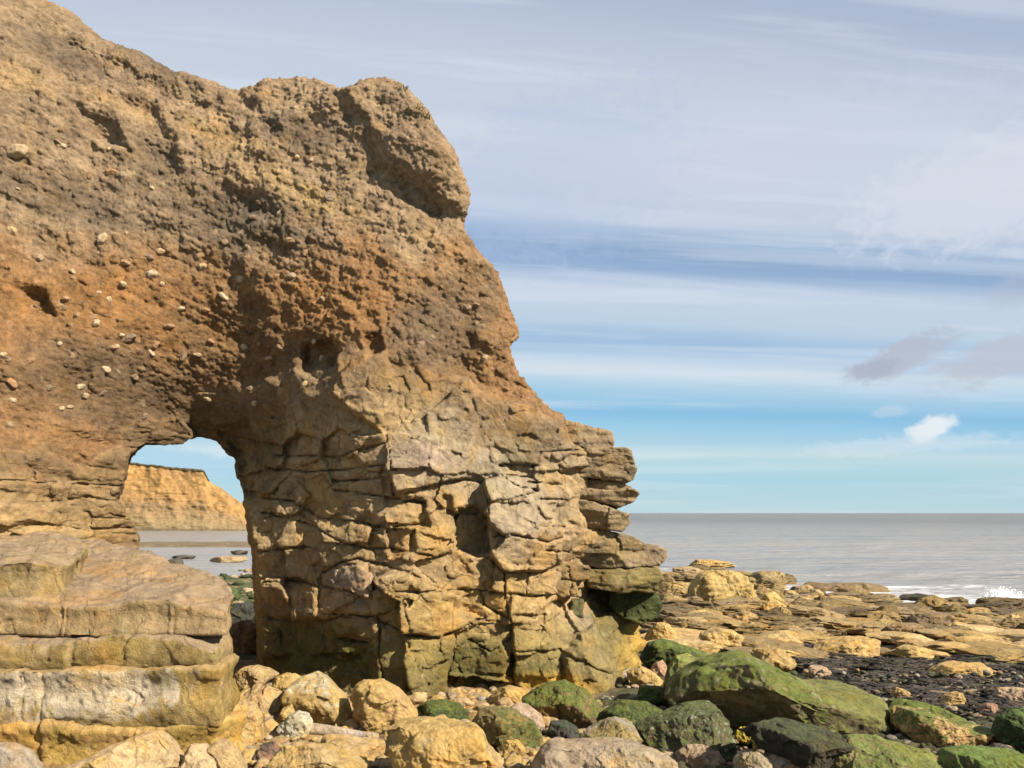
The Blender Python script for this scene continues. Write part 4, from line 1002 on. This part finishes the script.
L_.new(geo.outputs['Position'], mp3.inputs['Vector']); L_.new(mp3.outputs[0], w3.inputs['Vector'])
wm = N_.new('ShaderNodeMath'); wm.operation = 'MULTIPLY_ADD'; wm.inputs[1].default_value = 5.; L_.new(w3.outputs['Fac'], wm.inputs[0]); L_.new(w1.outputs['Fac'], wm.inputs[2])
L_.new(wm.outputs[0], bp.inputs['Height']); L_.new(bp.outputs[0], bs.inputs['Normal'])
fa = N_.new('ShaderNodeAttribute'); fa.attribute_name = 'tint'
w2 = N_.new('ShaderNodeTexNoise'); w2.inputs['Scale'].default_value = 1.6; w2.inputs['Detail'].default_value = 9; w2.inputs['Roughness'].default_value = .7; w2.inputs['Distortion'].default_value = .8
mp2 = N_.new('ShaderNodeMapping'); mp2.inputs['Scale'].default_value = (.35, 1, 1)
L_.new(geo.outputs['Position'], mp2.inputs['Vector']); L_.new(mp2.outputs[0], w2.inputs['Vector'])
sub_ = N_.new('ShaderNodeMath'); sub_.operation = 'ADD'; L_.new(w2.outputs['Fac'], sub_.inputs[0]); L_.new(fa.outputs['Fac'], sub_.inputs[1])
rp = N_.new('ShaderNodeMapRange'); rp.inputs['From Min'].default_value = 1.04; rp.inputs['From Max'].default_value = 1.42
L_.new(sub_.outputs[0], rp.inputs['Value'])
mx = N_.new('ShaderNodeMix'); mx.data_type = 'RGBA'; dsx = N_.new('ShaderNodeVectorMath'); dsx.operation = 'LENGTH'; L_.new(geo.outputs['Position'], dsx.inputs[0])
dm = N_.new('ShaderNodeMapRange'); dm.inputs['From Min'].default_value = 90; dm.inputs['From Max'].default_value = 420; L_.new(dsx.outputs['Value'], dm.inputs['Value'])
md = N_.new('ShaderNodeMix'); md.data_type = 'RGBA'; md.inputs['A'].default_value = (.215, .205, .19, 1); md.inputs['B'].default_value = (.12, .106, .088, 1); L_.new(dm.outputs[0], md.inputs['Factor']); L_.new(md.outputs['Result'], mx.inputs['A']); mx.inputs['B'].default_value = (.78, .78, .78, 1)
L_.new(rp.outputs[0], mx.inputs['Factor']); L_.new(mx.outputs['Result'], bs.inputs['Base Color'])
mxr = N_.new('ShaderNodeMapRange'); mxr.inputs['To Min'].default_value = .28; mxr.inputs['To Max'].default_value = .9
L_.new(rp.outputs[0], mxr.inputs['Value']); L_.new(mxr.outputs[0], bs.inputs['Roughness'])
th = np.linspace(-1.25, 1.25, 420); rad = np.concatenate([np.geomspace(24, 260, 420), np.geomspace(270, 40000, 40)])
RR, TT = np.meshgrid(rad, th, indexing='ij'); gx = (RR*np.sin(TT)).ravel(); gy = (RR*np.cos(TT)).ravel()
fade = np.exp(-gy/170)
wz = (.13*np.sin(gy*.42+.05*gx+2.5*fbm(np.stack([gx*.02, gy*.02, gx*0], 1), 2))+.16*fbm(np.stack([gx*.12, gy*.5, gx*0], 1), 4, 1.))*fade
wz *= np.where(gx < -5, .35, 1)
gd = ground_z(gx, gy)
foam = (.30+.40*sstep(-.80, -.10, gd))*sstep(95, 50, gy)
foam = np.where(gx < 0, foam*.72, foam)
crest = sstep(.16, .30, wz/np.maximum(fade, .2))*.3*(gy < 90)
fc = np.repeat(np.clip(foam+crest, 0, 1)[:, None], 3, 1)
i, j = np.meshgrid(np.arange(len(rad)-1), np.arange(len(th)-1), indexing='ij')
q = (i*len(th)+j).ravel(); wf = np.stack([q, q+1, q+len(th)+1, q+len(th)], 1)
tag(link('sea', mesh('sea', np.stack([gx, gy, wz], 1), wf[:, :], sm, fc)), kind='structure')

# wave splash: droplets and torn spray over the outer rocks
Ds = 36.0
vs, fs = [], []
r = np.random.default_rng(3); iv, if_ = ICO[2]
for k in range(4000):
    t = r.uniform(0, 1); px = 1006+r.normal(0, 11)*(1-.4*t); py = 612-24*t*r.uniform(.35, 1)-r.uniform(0, 3)
    p = at(px+8*t*0-6*t, py, Ds+r.normal(0, .3)); s = r.uniform(.010, .065)*(1-.6*t)
    fs.append(if_+len(vs)*len(iv)); vs.append(iv*s*r.uniform(.6, 1.4, 3)+p)
vs = np.concatenate(vs); fs = np.concatenate(fs); c = vs.mean(0)
fmz, nt, bs = new_mat('white_foam'); bs.inputs['Base Color'].default_value = (.85, .85, .85, 1); bs.inputs['Roughness'].default_value = .8
tag(link('spray', mesh('spray', vs-c, fs, fmz), None, c), 'white burst of sea spray over the outer rocks near the right edge', 'sea spray', kind='stuff')

# seaweed: dark wrack and shingle on the landward shelf
r = np.random.default_rng(8)
vs, fs = [], []
iv, if_ = ICO[2]; cols = []
DT = {y_: depth_of(860, y_) for y_ in range(640, 730)}
def weed_ok(px, py):
    top = np.interp(px, [690, 760, 800, 850, 900, 960, 1060], [644, 646, 650, 651, 654, 660, 664]); bot = np.interp(px, [690, 760, 830, 880, 950, 1000, 1060], [658, 666, 684, 700, 716, 722, 724])
    w_ = 7*math.sin(px*.045)+5*math.sin(px*.13+1)+3*math.sin(px*.31)
    return top+w_*.4 < py < bot+w_*.6 and math.sin(px*.06+py*.21)+math.sin(px*.021-py*.33+2) > -1.25
k = 0
while k < 13000:
    px, py = r.uniform(690, 1060), r.uniform(646, 724)
    if not weed_ok(px, py): continue
    D = 13+ (724-py)*.0
    D = 4.0; zg = 1.12
    D = np.interp(py, list(DT), list(DT.values()))+r.uniform(-.1, .1)
    p = at(px, py, D); z0 = float(ground_z(np.array(p[0]), np.array(p[1])))+.05
    s = r.uniform(.012, .05)
    rib = r.uniform() < .4; s = s*.8 if rib else s
    a_ = r.normal(0, .5) if rib else r.uniform(0, 6.28); ca, sa = math.cos(a_), math.sin(a_)
    vv = iv*np.array([s*(r.uniform(4, 9) if rib else r.uniform(1, 3.6)), s*r.uniform(.4, 1.1), s*r.uniform(.3, .8)])*(1+.25*r.normal(size=(len(iv), 1)))
    vv = np.stack([vv[:, 0]*ca-vv[:, 1]*sa, vv[:, 0]*sa+vv[:, 1]*ca, vv[:, 2]], 1)
    fs.append(if_+k*len(iv)); vs.append(vv+np.array([p[0], p[1], z0+.05*r.uniform(0, 1)**2+.06*math.sin(p[0]*4)*math.sin(p[1]*3)]))
    cc = [(.035, .03, .026), (.055, .043, .035), (.085, .068, .06), (.04, .042, .018), (.22, .17, .12)][r.choice(5, p=[.35, .25, .2, .14, .06])]
    cols.append(np.tile(cc, (len(iv), 1))); k += 1
tag(link('seaweed', mesh('seaweed', np.concatenate(vs), np.concatenate(fs), M_ROCK, np.concatenate(cols), smooth=False)), 'dark seaweed wrack and wet shingle strewn over the landward shelf', 'seaweed', kind='stuff')

# pebbles filling the gaps in the foreground
vs, fs, cols = [], [], []; r = np.random.default_rng(18); iv, if_ = ICO[3]
for k in range(2600):
    px, py = r.uniform(190, 1030), r.uniform(672, 800)
    if px < 240: py = r.uniform(740, 800)
    D = (EYE-1.17)*F/(py-HY); p = at(px, py, D); s = r.uniform(.015, .06)
    vv = iv*np.array([s*r.uniform(.8, 1.5), s*r.uniform(.8, 1.3), s*r.uniform(.5, .9)])*(1+.10*fbm(iv+r.uniform(0, 40), 2, 1.2))[:, None]
    a_ = r.uniform(0, 6.28); ca, sa = math.cos(a_), math.sin(a_)
    vv = np.stack([vv[:, 0]*ca-vv[:, 1]*sa, vv[:, 0]*sa+vv[:, 1]*ca, vv[:, 2]], 1)
    z0 = 1.17+.03*r.uniform(0, 2)
    fs.append(if_+k*len(iv)); vs.append(vv+np.array([p[0], p[1], z0]))
    pal = [TAN, OCH, (.33, .25, .15), (.25, .18, .10), GREY] if px < 600 else [(.2, .15, .09), PINK, DARK, (.09, .09, .04), GREY]
    cols.append(np.tile(np.array(pal[int(r.integers(5))])*r.uniform(.75, 1.1), (len(iv), 1)))
tag(link('pebbles', mesh('pebbles', np.concatenate(vs), np.concatenate(fs), M_ROCK, np.concatenate(cols))), 'tan pebbles filling the gaps between foreground boulders', 'pebbles', kind='stuff')

# far shore through the arch: sandbank and sunlit headland
def bank(name, pts, h, depth, colr, D):
    x0, x1 = (pts[0]-CX)/F*D, (pts[1]-CX)/F*D
    nx_, ny_ = 200, 24
    X_, Y_ = np.meshgrid(np.linspace(x0, x1, nx_), np.linspace(0, 1, ny_), indexing='ij')
    prof = np.minimum(1, np.minimum(Y_*8, (1-Y_)*8))
    Zv = -.3+(h+.3)*prof+.12*fbm(np.stack([X_.ravel(), Y_.ravel()*depth, X_.ravel()*0], 1), 4, .4).reshape(X_.shape)*prof
    v = np.stack([X_.ravel(), (D+Y_*depth).ravel(), Zv.ravel()], 1)
    i, j = np.meshgrid(np.arange(nx_-1), np.arange(ny_-1), indexing='ij'); q = (i*ny_+j).ravel()
    f = np.stack([q, q+ny_, q+ny_+1, q+1], 1)
    c = np.tile(np.array(colr), (len(v), 1))*(1+.2*fbm(v, 4, .5))[:, None]
    return link(name, mesh(name, v, f, M_FAR, c))
o = bank('sandbank', (20, 420), .25, 16, (.20, .145, .08), 97)
tag(o, kind='structure')

D0 = 190.
prof_px = [(-200,430),(60,455),(120,460),(140,462),(170,466),(204,469),(208,478),(214,484),(222,488),(232,496),(243,504),(256,512),(275,522),(300,529)]
pw = np.array([at(a, b, D0)[[0, 2]] for a, b in prof_px])
nx_, nz_ = 420, 150
xv = np.linspace(pw[0, 0], pw[-1, 0], nx_); topz = np.interp(xv, pw[:, 0], pw[:, 1])+.25*fbm(np.stack([xv, xv*0, xv*0], 1), 3, .5)
X_ = np.repeat(xv[:, None], nz_, 1); h01 = np.linspace(0, 1, nz_)[None, :]
Z_ = -.5+(topz[:, None]+.5)*np.minimum(1, h01/.86)
hh = np.minimum(1, h01/.86)
back = np.where(h01 > .86, (h01-.86)/.14*40, 0)
slope = np.where(hh < .3, hh/.3*5, 5+(hh-.3)*6)
pp = np.stack([X_.ravel(), np.zeros(X_.size), Z_.ravel()], 1)
rl = .9*fbm(pp*np.array([1, 1, .5]), 5, .12, .55, ridge=True)+.5*fbm(pp, 4, .5)+.7*fbm(pp*np.array([.15, 1, 1]), 3, .7)*np.clip(1.1-1.2*h01.repeat(nx_, 0).ravel(), .12, 1)
Yv = D0+slope+back-rl.reshape(X_.shape)*np.where(h01 > .86, 0, 1)
X_ = X_*1.048-(Yv-D0-9.2)*.40
v = np.stack([X_.ravel(), Yv.ravel(), Z_.ravel()+np.where(h01 > .86, .2, 0).repeat(nx_, 0).ravel()], 1)
i, j = np.meshgrid(np.arange(nx_-1), np.arange(nz_-1), indexing='ij'); q = (i*nz_+j).ravel()
f = np.stack([q, q+nz_, q+nz_+1, q+1], 1)
na = fbm(v, 4, .25, .6); hv = (Z_/topz[:, None]).ravel()
c = np.tile(np.array([.36, .21, .075]), (len(v), 1))*(1+.2*fbm(v, 4, .6))[:, None]
c = mixc(c, (.27, .155, .065), sstep(-.1, .4, na)*.6)
c = mixc(c, (.24, .17, .09), sstep(.52, .36, hv+.12*na)*.75)
c = mixc(c, (.26, .19, .09), sstep(.22, .14, hv+.05*na)*.8)
c = mixc(c, (.12, .09, .05), sstep(.06, .02, hv+.02*na)*.8)
fc_ = link('far_headland', None, loc=(-70, 190, 0)); og = np.array(fc_.location)
tag(fc_, 'distant sunlit ochre cliff with a flat top seen through the arch', 'cliff')
link('cliff_face', mesh('cliff_face', v-og, f, M_FAR, c), fc_)
# thin turf cap along its edge
k = np.arange(nx_); tz = topz; n_ = 6
cv = []
yt = Yv[:, int(nz_*.86)-1]
for dy, dz in ((-.3, -.2), (-.35, .1), (0, .3), (6, .45), (40, .3)):
    cv.append(np.stack([xv*1.048-(yt+dy-D0-9.2)*.40, yt+dy, tz+dz+.2*fbm(np.stack([xv, xv*0+dy, xv*0], 1), 3, .6)], 1))
cv = np.stack(cv, 1); m_ = cv.shape[1]
keepn = xv < pw[6, 0]+.5; cv = cv[keepn]; nk = len(cv)
i, j = np.meshgrid(np.arange(nk-1), np.arange(m_-1), indexing='ij'); q = (i*m_+j).ravel()
v = cv.reshape(-1, 3); f = np.stack([q, q+m_, q+m_+1, q+1], 1)
link('turf_cap', mesh('turf_cap', v-og, f, M_FAR, np.tile([.085, .07, .035], (len(v), 1))), fc_)

# ================================================================== SKY, SUN, CAMERA
SUN_AZ = R(123); SUN_EL = R(37)      # clockwise from the view direction (+y)
w = bpy.data.worlds.new('World'); bpy.context.scene.world = w; w.use_nodes = True
nt = w.node_tree; N_ = nt.nodes; L_ = nt.links
bg = N_['Background']; bg.inputs['Strength'].default_value = .12
sky = N_.new('ShaderNodeTexSky'); sky.sky_type = 'NISHITA'; sky.sun_disc = False; sky.sun_elevation = SUN_EL; sky.sun_rotation = SUN_AZ; sky.air_density = 1.0; sky.dust_density = .6; sky.ozone_density = 2.0
tc = N_.new('ShaderNodeTexCoord'); sx = N_.new('ShaderNodeSeparateXYZ'); L_.new(tc.outputs['Generated'], sx.inputs[0])
def math_(op, a, b=None, clamp=False):
    n = N_.new('ShaderNodeMath'); n.operation = op; n.use_clamp = clamp
    for i, v in enumerate((a, b)):
        if v is None: continue
        if isinstance(v, (int, float)): n.inputs[i].default_value = v
        else: L_.new(v, n.inputs[i])
    return n.outputs[0]
def mrange(v, a, b, c=0., d=1., smooth=True):
    n = N_.new('ShaderNodeMapRange'); n.interpolation_type = 'SMOOTHSTEP' if smooth else 'LINEAR'
    n.inputs['From Min'].default_value = a; n.inputs['From Max'].default_value = b; n.inputs['To Min'].default_value = c; n.inputs['To Max'].default_value = d
    L_.new(v, n.inputs['Value']); return n.outputs[0]
def mixrgb(f, a, b):
    n = N_.new('ShaderNodeMix'); n.data_type = 'RGBA'
    for s, v in (('Factor', f), ('A', a), ('B', b)):
        if isinstance(v, tuple): n.inputs[s].default_value = v+(1,)
        elif isinstance(v, (int, float)): n.inputs[s].default_value = v
        else: L_.new(v, n.inputs[s])
    return n.outputs['Result']
def noise(vec, scale, det=6, rough=.55, dist=0.):
    n = N_.new('ShaderNodeTexNoise'); n.inputs['Scale'].default_value = scale; n.inputs['Detail'].default_value = det; n.inputs['Roughness'].default_value = rough; n.inputs['Distortion'].default_value = dist
    L_.new(vec, n.inputs['Vector']); return n.outputs['Fac']
x, y, z = sx.outputs
hz = math_('SQRT', math_('ADD', math_('MULTIPLY', x, x), math_('MULTIPLY', y, y)))
ya = math_('ABSOLUTE', math_('SUBTRACT', y, math_('MULTIPLY', x, .17)))
el = math_('ARCTAN2', z, hz)                       # elevation
eb = math_('ARCTAN2', z, ya)                       # height across the cloud bands
az = math_('ARCTAN2', x, y)                        # bearing from the view direction
def comb(a, b, c):
    n = N_.new('ShaderNodeCombineXYZ')
    for i, v in enumerate((a, b, c)):
        if isinstance(v, (int, float)): n.inputs[i].default_value = v
        else: L_.new(v, n.inputs[i])
    return n.outputs[0]
streak = noise(comb(math_('MULTIPLY', az, 1.0), math_('MULTIPLY', eb, 24.), 3.), 1.0, 7, .5, .25)
soft = noise(comb(math_('MULTIPLY', az, 1.5), math_('MULTIPLY', eb, 5.5), 8.), 1.3, 5, .5, .5)
fine = noise(comb(math_('MULTIPLY', az, 2.2), math_('MULTIPLY', eb, 34.), 14.), 1.6, 8, .55, .3)
e2 = math_('ADD', eb, math_('MULTIPLY', math_('SUBTRACT', streak, .5), .030))
e2 = math_('ADD', e2, math_('MULTIPLY', math_('SUBTRACT', soft, .5), .018))
rampn = N_.new('ShaderNodeValToRGB'); cr = rampn.color_ramp
emax = 1.0
CL = 1.0
def s2l(c): return tuple(((v/255+.055)/1.055)**2.4 if v > 10 else v/3294 for v in c)
SKYV = 1.0
# tones of the layered cloud and blue gaps by elevation (radians)
stops = [(0.0,(184,207,220)),(.04,(163,202,222)),(.055,(172,205,222)),(.07,(188,209,222)),(.083,(166,200,224)),(.10,(146,192,225)),(.118,(132,182,221)),(.136,(156,194,224)),(.154,(182,204,226)),(.171,(203,214,228)),(.186,(168,192,222)),(.2,(158,184,218)),(.218,(186,201,223)),(.253,(192,203,224)),(.266,(186,198,222)),(.281,(146,169,206)),(.306,(136,160,199)),(.32,(162,181,212)),(.338,(192,200,221)),(.38,(201,206,223)),(.444,(199,205,222)),(.5,(188,195,217)),(.545,(172,181,207)),(.62,(168,178,206)),(.9,(172,184,212))]
while len(cr.elements) < len(stops): cr.elements.new(.5)
for e, (p, c) in zip(cr.elements, stops): e.position = p*1.07; e.color = s2l((c[0]-1, c[1]+2, c[2]-3))+(1,)
L_.new(e2, rampn.inputs[0])
base = rampn.outputs[0]
def blobm(a0, e0, ra, re, rot, amt, seed):
    da = math_('SUBTRACT', az, a0); de = math_('SUBTRACT', el, e0)
    c_, s_ = math.cos(rot), math.sin(rot)
    u = math_('DIVIDE', math_('ADD', math_('MULTIPLY', da, c_), math_('MULTIPLY', de, s_)), ra)
    v = math_('DIVIDE', math_('SUBTRACT', math_('MULTIPLY', de, c_), math_('MULTIPLY', da, s_)), re)
    r = math_('SQRT', math_('ADD', math_('MULTIPLY', u, u), math_('MULTIPLY', v, v)))
    n = noise(comb(math_('MULTIPLY', az, 1.), math_('MULTIPLY', el, 1.5), seed), 44., 7, .62, .5)
    return mrange(math_('ADD', r, math_('MULTIPLY', math_('SUBTRACT', n, .5), 1.6)), 1.12, .5, 0, amt)
def AE(px, py): return math.atan((px-CX)/F), math.atan((HY-py)/math.hypot(F, px-CX))
base = mixrgb(mrange(streak, .5, .62, 0, .38), base, s2l((214,222,232)))
base = mixrgb(mrange(fine, .52, .68, 0, .22), base, s2l((222,228,236)))
base = mixrgb(mrange(soft, .52, .75, 0, .3), base, s2l((170,184,216)))
for (px, py, ra, re, rot, amt, colr, sd) in [(985,190,.16,.06,.1,.6,(216,219,229),12.),(560,180,.2,.1,.3,.35,(180,194,222),13.),(760,150,.3,.05,.05,.4,(204,208,224),15.),(902,357,.062,.02,.38,0.9,(178,183,196),1.),(870,370,.034,.012,.1,.8,(166,173,189),2.),(1000,358,.07,.026,.3,.7,(184,187,198),4.),(1015,290,.03,.02,.5,.4,(180,184,200),9.),(928,430,.03,.015,.42,.95,(226,232,236),5.),(890,412,.02,.008,.1,.5,(190,208,226),6.),(900,446,.12,.012,.03,.5,(206,220,230),7.),(180,462,.12,.018,-.1,.6,(150,196,224),10.)]:
    a0, e0 = AE(px, py)
    base = mixrgb(blobm(a0, e0, ra, re, rot, amt, sd), base, s2l(colr))
SK = 3.7
vm_ = N_.new('ShaderNodeVectorMath'); vm_.operation = 'SCALE'; vm_.inputs['Scale'].default_value = SK; L_.new(base, vm_.inputs[0])
final = mixrgb(.96, sky.outputs[0], vm_.outputs[0])
L_.new(final, bg.inputs['Color'])

sl = bpy.data.lights.new('sun', 'SUN'); sl.energy = 5.0; sl.angle = R(.53); sl.color = (1, .91, .78)
so = link('sun', sl)
from mathutils import Vector
dirv = Vector((math.sin(SUN_AZ)*math.cos(SUN_EL), math.cos(SUN_AZ)*math.cos(SUN_EL), math.sin(SUN_EL)))
so.rotation_euler = dirv.to_track_quat('Z', 'Y').to_euler()

cam = bpy.data.cameras.new('camera'); co = link('camera', cam, loc=(0, 0, EYE))
co.rotation_euler = (R(90), 0, 0)
cam.sensor_width = 36; cam.lens = 36*F/1024; cam.shift_y = (HY-384)/1024
cam.clip_end = 60000; cam.clip_start = .1
sc = bpy.context.scene; sc.camera = co
sc.view_settings.view_transform = 'Standard'; sc.view_settings.look = 'None'; sc.view_settings.gamma = 1; sc.view_settings.exposure = 1.245
